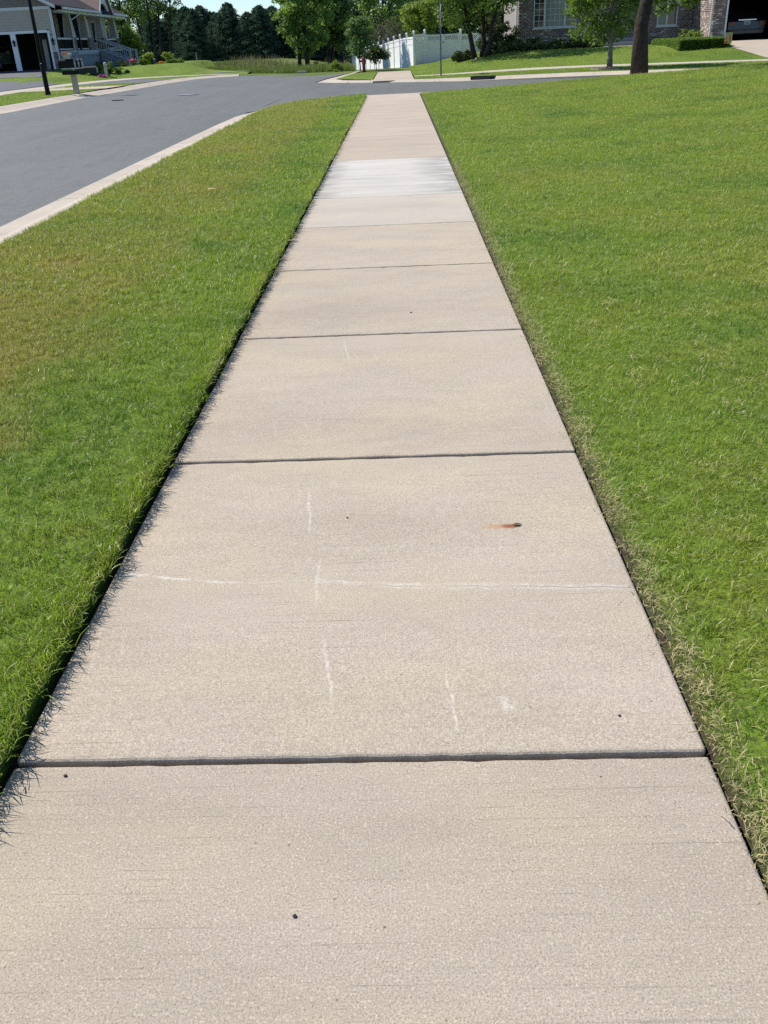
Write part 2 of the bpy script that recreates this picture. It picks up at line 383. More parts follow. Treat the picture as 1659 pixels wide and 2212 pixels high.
# ------------------------------------------------------------------ ground sheet
xs = np.unique(np.concatenate([np.linspace(-600,-60,14), np.linspace(-60,60,61), np.linspace(60,600,14)]))
ys = np.unique(np.concatenate([np.linspace(-30,50,9), np.linspace(50,130,54), np.linspace(130,900,16)]))
gx, gy = np.meshgrid(xs, ys); gz = z_far(gx, gy)
nx = len(xs); idx = np.arange(len(xs)*len(ys)).reshape(len(ys), nx)
F = np.stack([idx[:-1,:-1], idx[:-1,1:], idx[1:,1:], idx[1:,:-1]], -1).reshape(-1, 4)
g = npmesh('ground', np.stack([gx, gy, gz], -1).reshape(-1, 3), F, FIELD)
tag(g, 'grassy field spreading to the dark wood behind the houses', 'ground', kind='structure')

# ------------------------------------------------------------------ the walk
XL, XR = -.912, .626; D0, SP = 1.4685, 1.607
walk = empty('sidewalk', (0,0,0), 'straight beige concrete sidewalk running from the foreground to the side street', 'sidewalk', kind='structure')
def slab(y0, y1, xl, xr, z0, z1, mt, par, th=.12, bev=.011, ncut=1, rag=0.):
    mb = MB(); j = .005; n = ncut; X_ = np.linspace(xl, xr, n+1); V = []
    wob = [rng.normal(0, rag, n+1) for _ in range(2)]; dz = [-np.abs(rng.normal(0, rag*.9, n+1)) for _ in range(2)]
    e_ = .045; za, zb = z0+(z1-z0)*e_/(y1-y0), z1-(z1-z0)*e_/(y1-y0)
    for i, x in enumerate(X_):
        a, b = y0+j+wob[0][i], y1-j+wob[1][i]
        V += [(x,a,z0-th),(x,b,z1-th),(x,b,z1+dz[1][i]),(x,y1-e_,zb),(x,y0+e_,za),(x,a,z0+dz[0][i])]
    Fs = []
    for i in range(n):
        o, q = 6*i, 6*i+6
        Fs += [(o+k,o+(k+1)%6,q+(k+1)%6,q+k) for k in range(6)]
    Fs += [tuple(range(6))[::-1], tuple(6*n+k for k in range(6))]
    mb.add(V, Fs); return mb.build('slab', mt, par, bevel=bev, seg=3)
ends = [-.14]+[D0+SP*k for k in range(16)]+[28.72]
lift = [0, .0072, .004, .003, .002, .001]+[.001]*20   # settled joints: how far the near edge stands proud
zt = 0.
slab(-1.75, -.14, XL, XR, 0, 0, CONC, walk)
for k in range(len(ends)-1):
    m_ = CONC if k < 5 else CONCS if k == 5 else CONCP if k in (6, 7) else CONCF
    sk = -.012
    o = slab(ends[k], ends[k+1], XL, XR, zt+lift[k], zt, m_, walk, bev=(.010 if k == 1 else .008), ncut=(40 if k < 5 else 6), rag=(.0011 if k < 5 else .0006))
    for v in o.data.vertices: v.co.y += sk*v.co.x
bed = MB().box(XL-.03, XR+.06, -1.8, 28.5, -.2, -.028).build('soil_bed', SOIL, walk)
# far continuation of the walk over the side street
fwk = empty('far_sidewalk', (0,0,0), 'concrete sidewalk going on beyond the side street to the white fence', 'sidewalk', kind='structure')
fe = [39.1, 40.6]+[42.2+1.55*i for i in range(9)]
for a, b in zip(fe[:-1], fe[1:]):
    za, zb = [.0 - .35*float(sm((q-50)/8)) for q in (a, b)]
    slab(a, b, -1.0, .66, za, zb, CONCF, fwk, bev=.006)

# ------------------------------------------------------------------ roads and gutters
road = MB()
Ls = [(-12.6,-40),(-12.6,20),(-12.55,30),(-12.45,38),(-12.1,45),(-11.7,50),(-11.1,54.2),(-10.2,56),(-9.0,56.4),(-7.6,56.2),(-3.6,54.9)]
Rs = [(-4.1,-40),(-4.1,20),(-4.0,26),(-3.6,32),(-3.6,36),(-3.6,40),(-3.6,43),(-3.4,47),(-3.0,50),(-2.8,52.5),(-2.7,54.4)]
road.loft(Ls, Rs, 12, z_road)
o = sheet_up(road.build('road', ASPH)); tag(o, 'grey asphalt street curving past the lawn to a bend', 'road', kind='structure')
o.data.polygons.foreach_set('use_smooth', [True]*len(o.data.polygons))
cs = MB(); NB = [(-4.05,25.6),(-3.3,27.6),(-1.5,30.2),(.8,30.5),(3.4,30.5),(8,29.5),(14,27.8),(24,25)]
FB = [(-3.65,42.7),(-2.6,41.2),(-1,39.6),(1,38.0),(4,36.4),(8,34.2),(14,31.0),(24,26.4)]
cs.loft(NB, FB, 6, lambda x, y: z_road(x, y)+.004)
o = sheet_up(cs.build('side_street', ASPH)); tag(o, 'grey asphalt side street crossing beyond the end of the sidewalk', 'road', kind='structure')

def gutter(name, back, edge, zb, label, seglen=3.05, flip=False, par=None):
    """sections of rolled kerb between the back line and the asphalt edge"""
    par = empty(name, (0,0,0), label, 'gutter', kind='structure')
    def resample(P, n):
        P = np.array(P, float); s = np.r_[0, np.cumsum(np.hypot(*np.diff(P, axis=0).T))]
        q = np.linspace(0, s[-1], n); return np.c_[np.interp(q, s, P[:,0]), np.interp(q, s, P[:,1])], s[-1]
    L = resample(back, 5)[1]; n = max(2, int(L/seglen)); 
    A = resample(back, n*4+1)[0]; B = resample(edge, n*4+1)[0]
    prof = [(0,-.25),(0,0),(.22,.0),(.42,-.045),(.62,-.085),(1.03,-.10),(1.03,-.25)]
    for i in range(n):
        mb = MB(); k = len(prof)
        for j in range(5):
            a, b = A[i*4+j].copy(), B[i*4+j].copy()
            sh = (.008 if j == 0 else -.008 if j == 4 else 0)
            dd = (A[min(i*4+j+1, len(A)-1)]-A[max(i*4+j-1,0)]); dd /= np.hypot(*dd); a += dd*sh; b += dd*sh
            for q, z in prof:
                p = a*(1-q)+b*q; mb.v.append((p[0], p[1], zb(p[0], p[1])+z))
        for j in range(4):
            for q in range(k-1): mb.f.append((j*k+q, j*k+q+1, (j+1)*k+q+1, (j+1)*k+q))
        mb.f.append(tuple(range(k))); mb.f.append(tuple(range(4*k, 5*k))[::-1])
        mb.build('gutter_section', GUT, par)
    return par
gutter('near_gutter', [(-3.42,-8),(-3.42,21.5),(-3.38,24),(-3.1,26),(-2.3,27.6),(-1.2,28.66),(.8,28.74),(3.4,29.3),(8,28.4),(13,27.0),(20,25)],
       [(-4.15,-8),(-4.15,21.5),(-4.08,24.4),(-3.6,27.0),(-2.6,29.0),(-1.4,30.4),(.8,30.6),(3.4,30.6),(8,29.6),(13,28.2),(20,26.4)],
       lambda x, y: -.02+.012*sm((y-24)/4)+.1*sm((x-3)/9), 'concrete gutter strip between the near lawn and the street')
gutter('left_gutter', [(-13.65,10),(-13.65,30),(-13.6,40),(-13.1,48),(-12.5,53.5),(-11.6,56.6),(-10.2,57.6),(-9.2,57.8)],
       [(-12.55,10),(-12.55,30),(-12.45,39),(-12.0,47),(-11.4,52.6),(-10.7,55.1),(-9.9,55.9),(-9.2,56.3)],
       lambda x, y: .0+.05*float(sm((y-42)/12)), 'concrete gutter along the far left side of the street')
gutter('corner_gutter', [(-2.0,54.5),(-2.25,50),(-2.5,46.5),(-2.75,43.4),(-2.2,41.4),(-1.1,40.3)],
       [(-2.75,54.5),(-3.1,50),(-3.4,46.5),(-3.75,42.6),(-2.6,40.6),(-1.1,39.3)], lambda x, y: .0, 'concrete gutter round the far corner lawn')
gutter('far_gutter', [(-1.1,40.3),(.64,38.7),(2.5,37.6),(4.5,36.5),(8,34.55),(14,31.25),(24,26.5)],
       [(-1.1,39.3),(.55,38.05),(2.3,37.05),(4.2,36.0),(7.7,34.05),(13.7,30.8),(23.7,26.1)], lambda x, y: float(z_right(x, y))-.006, 'concrete gutter along the far side of the side street')

# ------------------------------------------------------------------ lawns (soil sheets)
xx = [-3.43,-3.2,-2.6,-2,-1.5,-1.12,-.946]
def vz(x, y): return .030+.02*np.interp(x, [-3.6,-3,-1], [-1.2,.3,1])
ylast = {-3.43:23.4,-3.2:25.5,-2.6:26.9,-2:27.6,-1.5:28.05,-1.12:28.3,-.946:28.35}
mb = MB(); rows = 30
for i in range(rows+1):
    for x in xx:
        y = -6+(ylast[x]+6)*i/rows; mb.v.append((x, y, float(vz(x, y))))
k = len(xx)
for i in range(rows):
    for j in range(k-1): mb.f.append((i*k+j, i*k+j+1, (i+1)*k+j+1, (i+1)*k+j))
    mb.v += [(xx[-1]+.012, mb.v[i*k+k-1][1], -.09)]
o0 = len(mb.v); mb.v += [(xx[-1]+.012, -6+(ylast[xx[-1]]+6)*rows/rows, -.09)]
sk0 = (rows+1)*k
for i in range(rows): mb.f.append((i*k+k-1, (i+1)*k+k-1, sk0+i+1, sk0+i))
vl = mb.build('verge_lawn', THATCH); tag(vl, 'strip of lawn with tan patches between the street and the sidewalk', 'lawn', kind='structure')
def near_edge(x): return np.interp(x, [.6,1,3.4,8,13,20], [28.6,28.8,29.4,28.45,27.05,25.1])
mb = MB(); X2 = [.630,.70,.9,1.2,1.8,2.6,3.4,4.6,6,8,10,12,15,20,28]
for i in range(25):
    for x in X2:
        y = -6+(near_edge(x)+6)*i/24; mb.v.append((x, y, float(z_lawn(x))-(.003 if x < .65 else .008)))
k = len(X2)
for i in range(24):
    for j in range(k-1): mb.f.append((i*k+j, i*k+j+1, (i+1)*k+j+1, (i+1)*k+j))
rl = mb.build('side_lawn', THATCH, smooth=True); sheet_up(rl); tag(rl, 'broad green lawn rising gently right of the sidewalk', 'lawn', kind='structure')

def sheet(name, A, B, n, zf, off, mt, label, cat, sub=6):
    def fine(P):
        P = np.array(P, float); s = np.r_[0, np.cumsum(np.hypot(*np.diff(P, axis=0).T))]; q = np.linspace(0, s[-1], sub*(len(P)-1)+1)
        return np.c_[np.interp(q, s, P[:,0]), np.interp(q, s, P[:,1])]
    o = MB().loft(fine(A), fine(B), n, lambda x, y: float(zf(x, y)), off).build(name, mt, smooth=True); sheet_up(o)
    return tag(o, label, cat, kind='structure')
# right side beyond the side street
thin0 = [(.7,41.25),(4,40.2),(8,38.85),(14,36.75),(24,33.3)]
thin1 = [(.7,42.1),(4,41.05),(8,39.7),(14,37.6),(24,34.15)]
sheet('far_verge', [(.66,38.62),(2.5,37.55),(4.5,36.45),(8,34.5),(14,31.2),(24,26.5)], [(.7,41.25),(2.5,40.68),(4.5,40.04),(8,38.85),(14,36.75),(24,33.3)], 3, z_right, .0, TURF, 'narrow mown strip between the far gutter and the thin sidewalk', 'lawn')
sheet('thin_sidewalk', thin0, thin1, 3, z_right, .006, CONCS, 'thin pale sidewalk crossing the far lawn on the right', 'sidewalk')
sheet('front_lawn', thin1, [(.7,58.3),(6,59.5),(11,60),(18,62),(34,62)], 18, z_right, .0, TURF, 'mown lawn sloping up to the brick house', 'lawn')
sheet('corner_lawn', [(-2.72,43.4),(-2.48,46.5),(-2.2,50),(-1.9,54.5)], [(-1.04,40.8),(-1.04,45),(-1.04,49.5),(-1.04,54.5)], 5, lambda x, y: -.0-.3*sm((y-50)/9), .0, TURF, 'small corner lawn in front of the hydrant', 'lawn')
# left side
sheet('left_verge', [(-13.66,10),(-13.66,30),(-13.6,40),(-13.1,48),(-12.5,53.5),(-11.6,56.8),(-10.2,57.8)], LO, 4, lambda x, y: .05*sm((y-38)/8)+.005, .0, TURF, 'mown strip between the left gutter and the left sidewalk', 'lawn')
sheet('left_sidewalk', LO, HI, 2, lambda x, y: .05*sm((y-38)/8)+.05*sm((y-40)/10)*.2, .012, CONCS, 'pale concrete sidewalk in front of the grey house', 'sidewalk')
lx = np.r_[np.linspace(-60,-24,7), np.linspace(-23,-9,29)]; ly = np.linspace(14, 80, 89)
LX, LY = np.meshgrid(lx, ly); LZ = z_left(LX, LY)
hi_x = np.interp(LY, HI[:5,1], HI[:5,0])
inside = (LX < hi_x-.02) & (LY < 59.2) | (LY > 59.2) & (LY-np.interp(LX, [-17.4,-15.5,-12.6,-9.7], [59.2,60.6,59.9,58.6]) > .02)
wz = .05*sm((LY-38)/8)+.01*sm((LY-40)/10)
inside0 = inside; inside = inside | (LX < hi_x+.9) & (LY < 59.2) | (LY > 58.3) & (LY-np.interp(LX, [-17.4,-15.5,-12.6,-9.7], [59.2,60.6,59.9,58.6]) > -.9)
LZ = np.where(inside0, LZ+.02, wz-.05)
LZ = np.where((LY > 59) & (LX > -15), LZ-.5*sm((LY-66)/10), LZ)
ii = np.arange(LX.size).reshape(LX.shape)
FF = np.stack([ii[:-1,:-1], ii[:-1,1:], ii[1:,1:], ii[1:,:-1]], -1).reshape(-1, 4)
ins = inside.ravel(); FF = FF[ins[FF].sum(1) >= 3]
yd = npmesh('left_yard', np.stack([LX, LY, LZ], -1).reshape(-1, 3), FF, TURF); tag(yd, 'mown yard banked up round the grey house', 'lawn', kind='structure')
sheet('driveway_apron', [(-13.2,44.3),(-13.0,46.8)], [(-17.25,44.6),(-17.15,49.3)], 4, lambda x, y: .05*sm((y-38)/8), .014, CONCF, 'concrete apron joining the dark driveway to the street', 'driveway')
sheet('second_drive', [(-12.9,50.2),(-12.3,54.3)], [(-16.85,50.6),(-15.6,56.0)], 4, lambda x, y: .05*sm((y-38)/8), .012, ASPHD, 'dark asphalt drive between the left gutter and the sidewalk', 'driveway')
sheet('driveway', [(-18.85,44.6),(-18.5,53.6)], [(-34,44.6),(-34,55.6)], 14, z_left, .034, ASPHD, 'dark asphalt driveway turning in before the grey house', 'driveway')
sheet('garage_pad', [(-20.6,56.6),(-21.5,62.2)], [(-36,56.0),(-36,61.4)], 10, z_left, .036, ASPHD, 'dark asphalt pad in front of the open garage', 'driveway')

# ------------------------------------------------------------------ grass blades
tufts = bpy.data.collections.new('tuft_kinds')         # source tufts, only ever instanced
def tuft(name, nb, hgt, wd, spread, lean):
    V, Fq, var, hg = [], [], [], []
    for i in range(nb):
        a = rng.uniform(0, 2*np.pi); r = spread*math.sqrt(rng.uniform()); b0 = np.array([r*math.cos(a), r*math.sin(a), -.006])
        h = hgt*rng.uniform(.55, 1.1); d = rng.uniform(0, 2*np.pi); l = lean*rng.uniform(.25, 1.3)
        dv = np.array([math.cos(d), math.sin(d), 0]); sv = np.array([-math.sin(d), math.cos(d), 0]); ang = rng.uniform(-.7, .7); sv = sv*math.cos(ang)+dv*math.sin(ang)
        ww = wd*rng.uniform(.7, 1.3); p1 = b0+dv*l*h*.35+np.array([0,0,h*.55]); p2 = b0+dv*l*h+np.array([0,0,h*(1-.22*l)])
        o = len(V); V += [b0-sv*ww/2, b0+sv*ww/2, p1+sv*ww*.42, p1-sv*ww*.42, p2+sv*ww*.12, p2-sv*ww*.12]
        Fq += [(o,o+1,o+2,o+3), (o+3,o+2,o+4,o+5)]; c = rng.uniform(); var += [c]*6; hg += [0,0,.55,.55,1,1]
    o = npmesh(name, np.array(V), np.array(Fq), GRASS, None, {'var': var, 'hgt': hg})
    COL.objects.unlink(o); tufts.objects.link(o)
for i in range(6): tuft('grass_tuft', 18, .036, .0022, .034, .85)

def gn_scatter(name, P, rot, scl, coll, label, cat):
    me = bpy.data.meshes.new(name); me.vertices.add(len(P)); me.vertices.foreach_set('co', np.asarray(P, np.float32).ravel())
    at = me.attributes.new('rot', 'FLOAT_VECTOR', 'POINT'); at.data.foreach_set('vector', np.asarray(rot, np.float32).ravel())
    at = me.attributes.new('scl', 'FLOAT_VECTOR', 'POINT'); at.data.foreach_set('vector', np.asarray(scl, np.float32).ravel())
    o = bpy.data.objects.new(name, me); COL.objects.link(o)
    t = bpy.data.node_groups.new(name, 'GeometryNodeTree')
    t.interface.new_socket('Geometry', in_out='INPUT', socket_type='NodeSocketGeometry'); t.interface.new_socket('Geometry', in_out='OUTPUT', socket_type='NodeSocketGeometry')
    gi = t.nodes.new('NodeGroupInput'); go = t.nodes.new('NodeGroupOutput')
    ci = t.nodes.new('GeometryNodeCollectionInfo'); ci.inputs['Collection'].default_value = coll; ci.inputs['Separate Children'].default_value = True; ci.inputs['Reset Children'].default_value = True
    ip = t.nodes.new('GeometryNodeInstanceOnPoints'); ip.inputs['Pick Instance'].default_value = True
    def attr(nm):
        n = t.nodes.new('GeometryNodeInputNamedAttribute'); n.data_type = 'FLOAT_VECTOR'; n.inputs[0].default_value = nm; return n.outputs[0]
    t.links.new(gi.outputs[0], ip.inputs['Points']); t.links.new(ci.outputs[0], ip.inputs['Instance'])
    t.links.new(attr('rot'), ip.inputs['Rotation']); t.links.new(attr('scl'), ip.inputs['Scale']); t.links.new(ip.outputs[0], go.inputs[0])
    md = o.modifiers.new('scatter', 'NODES'); md.node_group = t
    return tag(o, label, cat, kind='stuff')

def scatter_lawn(name, regions, zf, label, edge=None):
    P, Rr, Sc = [], [], []
    for x0, x1, y0, y1, dens, sc, cond in regions:
        n = int((x1-x0)*(y1-y0)*dens); x = rng.uniform(x0, x1, n); y = rng.uniform(y0, y1, n)
        if cond is not None: k = cond(x, y); x, y = x[k], y[k]
        n = len(x); P.append(np.c_[x, y, zf(x, y)]); Rr.append(np.c_[rng.normal(0, .22, n), rng.normal(0, .22, n), rng.uniform(0, 6.28, n)])
        s = sc*rng.uniform(.75, 1.25, n); hf = np.clip(1.05-.12*np.log2(sc+.001), .45, 1.2)
        Sc.append(np.c_[s, s, s*hf*rng.uniform(.8, 1.2, n)])
    if edge is not None:
        for e in edge: P.append(e[0]); Rr.append(e[1]); Sc.append(e[2])
    return gn_scatter(name, np.concatenate(P), np.concatenate(Rr), np.concatenate(Sc), tufts, label, 'grass')
EX = -.946
def edge_row(n, y0, y1, x, sx, tilt, sc):
    y = y0+(y1-y0)*rng.uniform(0, 1, n); xx_ = x+rng.normal(0, sx, n)
    return (np.c_[xx_, y, np.full(n, .045)], np.c_[rng.normal(0, .25, n), rng.normal(tilt, .22, n), rng.uniform(0, 6.28, n)], np.c_[[sc*rng.uniform(.7, 1.2, n)]*3].T.reshape(n, 3) if False else np.repeat((sc*rng.uniform(.7, 1.25, n))[:,None], 3, 1))
yl = lambda x: np.interp(x, xx, [ylast[q] for q in xx])
cl = lambda x, y: y < yl(x)-.05
scatter_lawn('verge_grass', [(-3.43,EX,1.2,5.5,900,1.0,None), (-3.43,EX,5.5,11,520,1.25,None), (-3.43,EX,11,18,380,1.4,None), (-3.43,EX,18,28.3,300,1.55,cl)],
    lambda x, y: vz(x, y), 'short green blades of the strip lawn left of the sidewalk',
    [edge_row(1100, 1.2, 6, EX-.012, .012, .34, 1.15), edge_row(700, 6, 12, EX-.01, .014, .30, 1.3), edge_row(600, 12, 28.2, EX-.01, .015, .25, 1.5)])
def thin_edge(x, y): return rng.uniform(0, 1, len(x)) < np.clip((x-.64)/.09+.45+.35*np.sin(y*9+3*np.sin(y*3.1))*.5, 0, 1)
cr = lambda x, y: (y < near_edge(x)-.03) & (x < .62+.6*y+.4)
cr2 = lambda x, y: cr(x, y) & thin_edge(x, y)
scatter_lawn('side_lawn_grass', [(.64,1.05,.9,6,1250,.95,cr2), (1.05,3.4,.9,5.5,1100,1.0,cr), (.68,5,5.5,11,520,1.25,cr), (5,8.5,6,11,420,1.3,cr), (.7,11,11,18,380,1.4,cr), (.7,13,18,29.5,300,1.55,cr)],
    lambda x, y: z_lawn(x)-.014, 'short green blades of the broad lawn right of the sidewalk')
scatter_lawn('far_lawn_grass', [(.7,13.6,34,56,70,1.35,lambda x, y: ((y > 42.4-.344*x) | (y < 41.4-.344*x)) & (y > 39.1-.56*x) & (np.hypot(x-7.85, y-36.75) > .7) & ((x < 11.3) | (y < 41.4)) & ((x < 9.6) | (y < 46.4)))], lambda x, y: z_right(x, y), 'mown blades of the far lawn before the brick house')
scatter_lawn('left_verge_grass', [(-17.2,-13.7,30,44.2,90,1.4,None), (-17,-13,46.9,50.1,90,1.4,lambda x, y: x > np.interp(y, LO[:,1], LO[:,0])+.05)], lambda x, y: .05*sm((y-38)/8)+.005, 'mown blades of the strip before the grey house')

# loose straw-coloured clippings lying in the sward and along the slab edge
clip = bpy.data.collections.new('clipping_kinds')
STRAW = leaf = mat('dry_straw', (.36,.30,.15), .8, .4, 30, spec=.2)
for i in range(4):
    V, Fq = [], []
    for k in range(9):
        a = rng.uniform(0, 6.28); c = np.array([rng.normal(0,.02), rng.normal(0,.02), rng.uniform(0,.012)]); L = rng.uniform(.007, .024); w_ = rng.uniform(.0004, .0009)
        d = np.array([math.cos(a), math.sin(a), rng.normal(0,.25)]); n_ = np.array([-math.sin(a), math.cos(a), 0]); o = len(V)
        V += [c-d*L/2-n_*w_, c-d*L/2+n_*w_, c+np.array([0,0,.003])+n_*w_, c+np.array([0,0,.003])-n_*w_, c+d*L/2+n_*w_*.5, c+d*L/2-n_*w_*.5]; Fq += [(o,o+1,o+2,o+3), (o+3,o+2,o+4,o+5)]
    o = npmesh('clipping', np.array(V), np.array(Fq), STRAW); COL.objects.unlink(o); clip.objects.link(o)
def clippings():
    P = []
    n = 800; y = .9+11*rng.uniform(0,1,n)**1.4; x = .645+np.abs(rng.normal(0,.03,n)); P.append(np.c_[x, y, np.full(n, .004)])
    n = 1500; y = .9+10*rng.uniform(0,1,n)**1.3; x = .7+rng.uniform(0,1,n)*(.9+.62*y); P.append(np.c_[x, y, z_lawn(x)+rng.uniform(.012,.032,n)])
    n = 500; y = 1.4+9*rng.uniform(0,1,n); x = -3.5+2.5*rng.uniform(0,1,n); P.append(np.c_[x, y, vz(x, y)+rng.uniform(.012,.03,n)])
    P = np.concatenate(P); n = len(P); s_ = (rng.uniform(.7,1.3,n)*(1+.05*P[:,1]))
    gn_scatter('grass_clippings', P, np.c_[rng.normal(0,.3,n), rng.normal(0,.3,n), rng.uniform(0,6.28,n)], np.repeat(s_[:,None],3,1), clip, 'dry straw clippings lying in the lawns and along the slab edge', 'clippings')
clippings()

# ------------------------------------------------------------------ foliage
def leaf_mat(name, lo, hi, tr=.42, tint=(.34,.46,.05), rough=.45, spec=.3):
    m_, t, b = newmat(name)
    v = nd(t, 'ShaderNodeAttribute', attribute_name='var').outputs['Fac']
    col = mix(t, v, lo, hi)
    col = mix(t, mr(t, noise(t, wpos(t), 1.3, 3), .35, .7, 0, .5), col, lo)
    t.links.new(col, b.inputs['Base Color']); b.inputs['Roughness'].default_value = rough; b.inputs['Specular IOR Level'].default_value = spec
    trn = nd(t, 'ShaderNodeBsdfTranslucent', {'Color': mix(t, .4, col, tint)})
    mx = nd(t, 'ShaderNodeMixShader', {0: tr, 1: b.outputs[0], 2: trn.outputs[0]})
    t.links.new(mx.outputs[0], t.nodes['Material Output'].inputs[0]); return m_
LF = dict(poplar=leaf_mat('poplar_leaves', (0.074,0.160,0.039), (0.224,0.353,0.085)),
          lime=leaf_mat('lime_leaves', (0.129,0.212,0.033), (0.350,0.423,0.074)),
          blue=leaf_mat('bluish_leaves', (0.050,0.130,0.053), (0.140,0.250,0.100)),
          maple=leaf_mat('maple_leaves', (0.069,0.147,0.028), (0.190,0.293,0.061)),
          dark=leaf_mat('shade_leaves', (0.020,0.039,0.013), (0.055,0.088,0.028), .2),
          needle=leaf_mat('needles', (.038,.076,.048), (.115,.185,.112), .15, (.07,.11,.05), .9, .1),
          juniper=leaf_mat('juniper_sprays', (0.064,0.100,0.029), (0.182,0.218,0.082), .15, (.1,.12,.03), .6),
          brown=leaf_mat('brownish_leaves', (0.075,0.069,0.037), (0.163,0.150,0.081), .25),
          hedge=leaf_mat('hedge_leaves', (0.056,0.128,0.019), (0.160,0.288,0.048)),
          reed=leaf_mat('reeds', (0.098,0.143,0.033), (0.240,0.277,0.090), .3),
          tan=leaf_mat('seed_heads', (.18,.15,.08), (.27,.24,.14), .2),
          pink=leaf_mat('pink_petals', (.36,.05,.22), (.60,.16,.42), .3, (.6,.2,.4)),
          magenta=leaf_mat('magenta_petals', (.45,.01,.10), (.70,.04,.22), .3, (.6,.1,.2)),
          orange=leaf_mat('orange_petals', (.50,.16,.02), (.75,.32,.04), .3, (.7,.3,.05)),
          white=leaf_mat('white_petals', (.62,.6,.58), (.8,.8,.8), .2, (.7,.7,.7)),
          yellow=leaf_mat('pale_yellow_leaves', (.25,.28,.05), (.45,.45,.12)))
BARK = mat('bark', (.045,.036,.030), .9, .4, 9, .9, 26, spec=.15, dist=.03)
BARKG = mat('grey_bark', (.20,.18,.16), .9, .35, 9, .8, 30, spec=.15, dist=.02)
def leaf_mesh(name, P, size, mt, parent=None, aspect=.62, droop=.0, up=.35, var=None, **pr):
    n = len(P); P = np.asarray(P, float); s = size*rng.uniform(.6, 1.35, n)
    d = rng.normal(0, 1, (n, 3)); d[:,2] = d[:,2]*.6-droop; d /= np.linalg.norm(d, axis=1)[:,None]
    nn = rng.normal(0, 1, (n, 3)); nn[:,2] += up*2; sd_ = np.cross(d, nn); sd_ /= np.linalg.norm(sd_, axis=1)[:,None]+1e-9
    nr = np.cross(sd_, d)
    a = P-d*s[:,None]*.5; b = P+sd_*(s*aspect*.5)[:,None]+nr*(s*.1)[:,None]; c = P+d*s[:,None]*.5; e = P-sd_*(s*aspect*.5)[:,None]+nr*(s*.1)[:,None]
    V = np.stack([a, b, c, e], 1).reshape(-1, 3); F_ = np.arange(4*n).reshape(n, 4)
    v = rng.uniform(0, 1, n) if var is None else np.clip(var+rng.normal(0, .22, n), 0, 1)
    return npmesh(name, V, F_, mt, parent, {'var': np.repeat(v, 4)}, **pr)
def clumps(n_c, n_leaf, centre, rad, cr_, inner=.35, ground=None):
    """leaf points gathered in clumps spread through an ellipsoid"""
    u = rng.normal(0, 1, (n_c, 3)); u /= np.linalg.norm(u, axis=1)[:,None]
    r = (inner+(1-inner)*rng.uniform(0, 1, n_c)**.6)[:,None]
    Cc = np.asarray(centre)+u*r*np.asarray(rad)
    szs = rng.uniform(.55, 1.3, n_c); k = rng.choice(n_c, n_leaf, p=szs**2/np.sum(szs**2))
    q = rng.normal(0, 1, (n_leaf, 3)); q /= np.linalg.norm(q, axis=1)[:,None]; q *= (rng.uniform(0, 1, n_leaf)**.5)[:,None]
    P = Cc[k]+q*cr_*szs[k][:,None]*np.array([1.15,1.15,.75])
    if ground is not None: P[:,2] = np.maximum(P[:,2], ground+.03)
    cv = rng.uniform(.1, .8, n_c); return P, cv[k], Cc
def limb(mb, a, b, r0, r1, wob=.12, n=7, k=5):
    a, b = np.array(a, float), np.array(b, float); L = np.linalg.norm(b-a); pts = []
    for i in range(k+1):
        q = i/k; p = a*(1-q)+b*q+(rng.normal(0, wob*L*.25, 3) if 0 < i < k else 0); p[2] += math.sin(q*math.pi)*L*.05; pts.append(p)
    mb.tube(pts, [r0*(1-i/k)+r1*i/k for i in range(k+1)], n)
def tree(name, base, h, cz, rad, trunk_r, n_c, n_leaf, size, mt, label, cat='tree', cr_=.45, bark=BARK, group=None, stems=None, off=(0,0), inner=.35, droop=0., tz=None):
    """cz = crown centre height, rad = crown half-sizes, stems = list of (base dx, dy, top dx, dy)"""
    r = empty(name, base, label, cat, group=group)
    c = np.array([off[0], off[1], cz]); P, v, Cc = clumps(n_c, n_leaf, c, rad, cr_, inner, .05)
    leaf_mesh('crown', P, size, mt, r, var=v, droop=droop)
    tz = tz or cz+rad[2]*.45; tops = []
    for sx, sy, tx, ty in (stems or [(0,0,off[0]*.8,off[1]*.8)]):
        mb = MB(); k = 7; pts = [(sx+(tx-sx)*q+rng.normal(0, .02*h*.3)*(0 < i), sy+(ty-sy)*q+rng.normal(0, .02*h*.3)*(0 < i), -.08+(tz+.08)*q) for i, q in enumerate(np.linspace(0, 1, k))]
        rr = [trunk_r*(1.25 if i == 0 else 1.0-.72*i/(k-1)) for i in range(k)]
        mb.tube(pts, rr, 10); order = rng.permutation(len(Cc))[:max(5, min(16, n_c//3))]
        for j in order:
            q = np.clip((Cc[j][2]*.72)/tz, .15, .95); i = int(q*(k-1)); f_ = q*(k-1)-i; i2 = min(i+1, k-1)
            p = np.array(pts[i])*(1-f_)+np.array(pts[i2])*f_
            limb(mb, p, Cc[j], rr[i]*.42, .012)
        mb.build('trunk', bark, r, smooth=True)
    return r

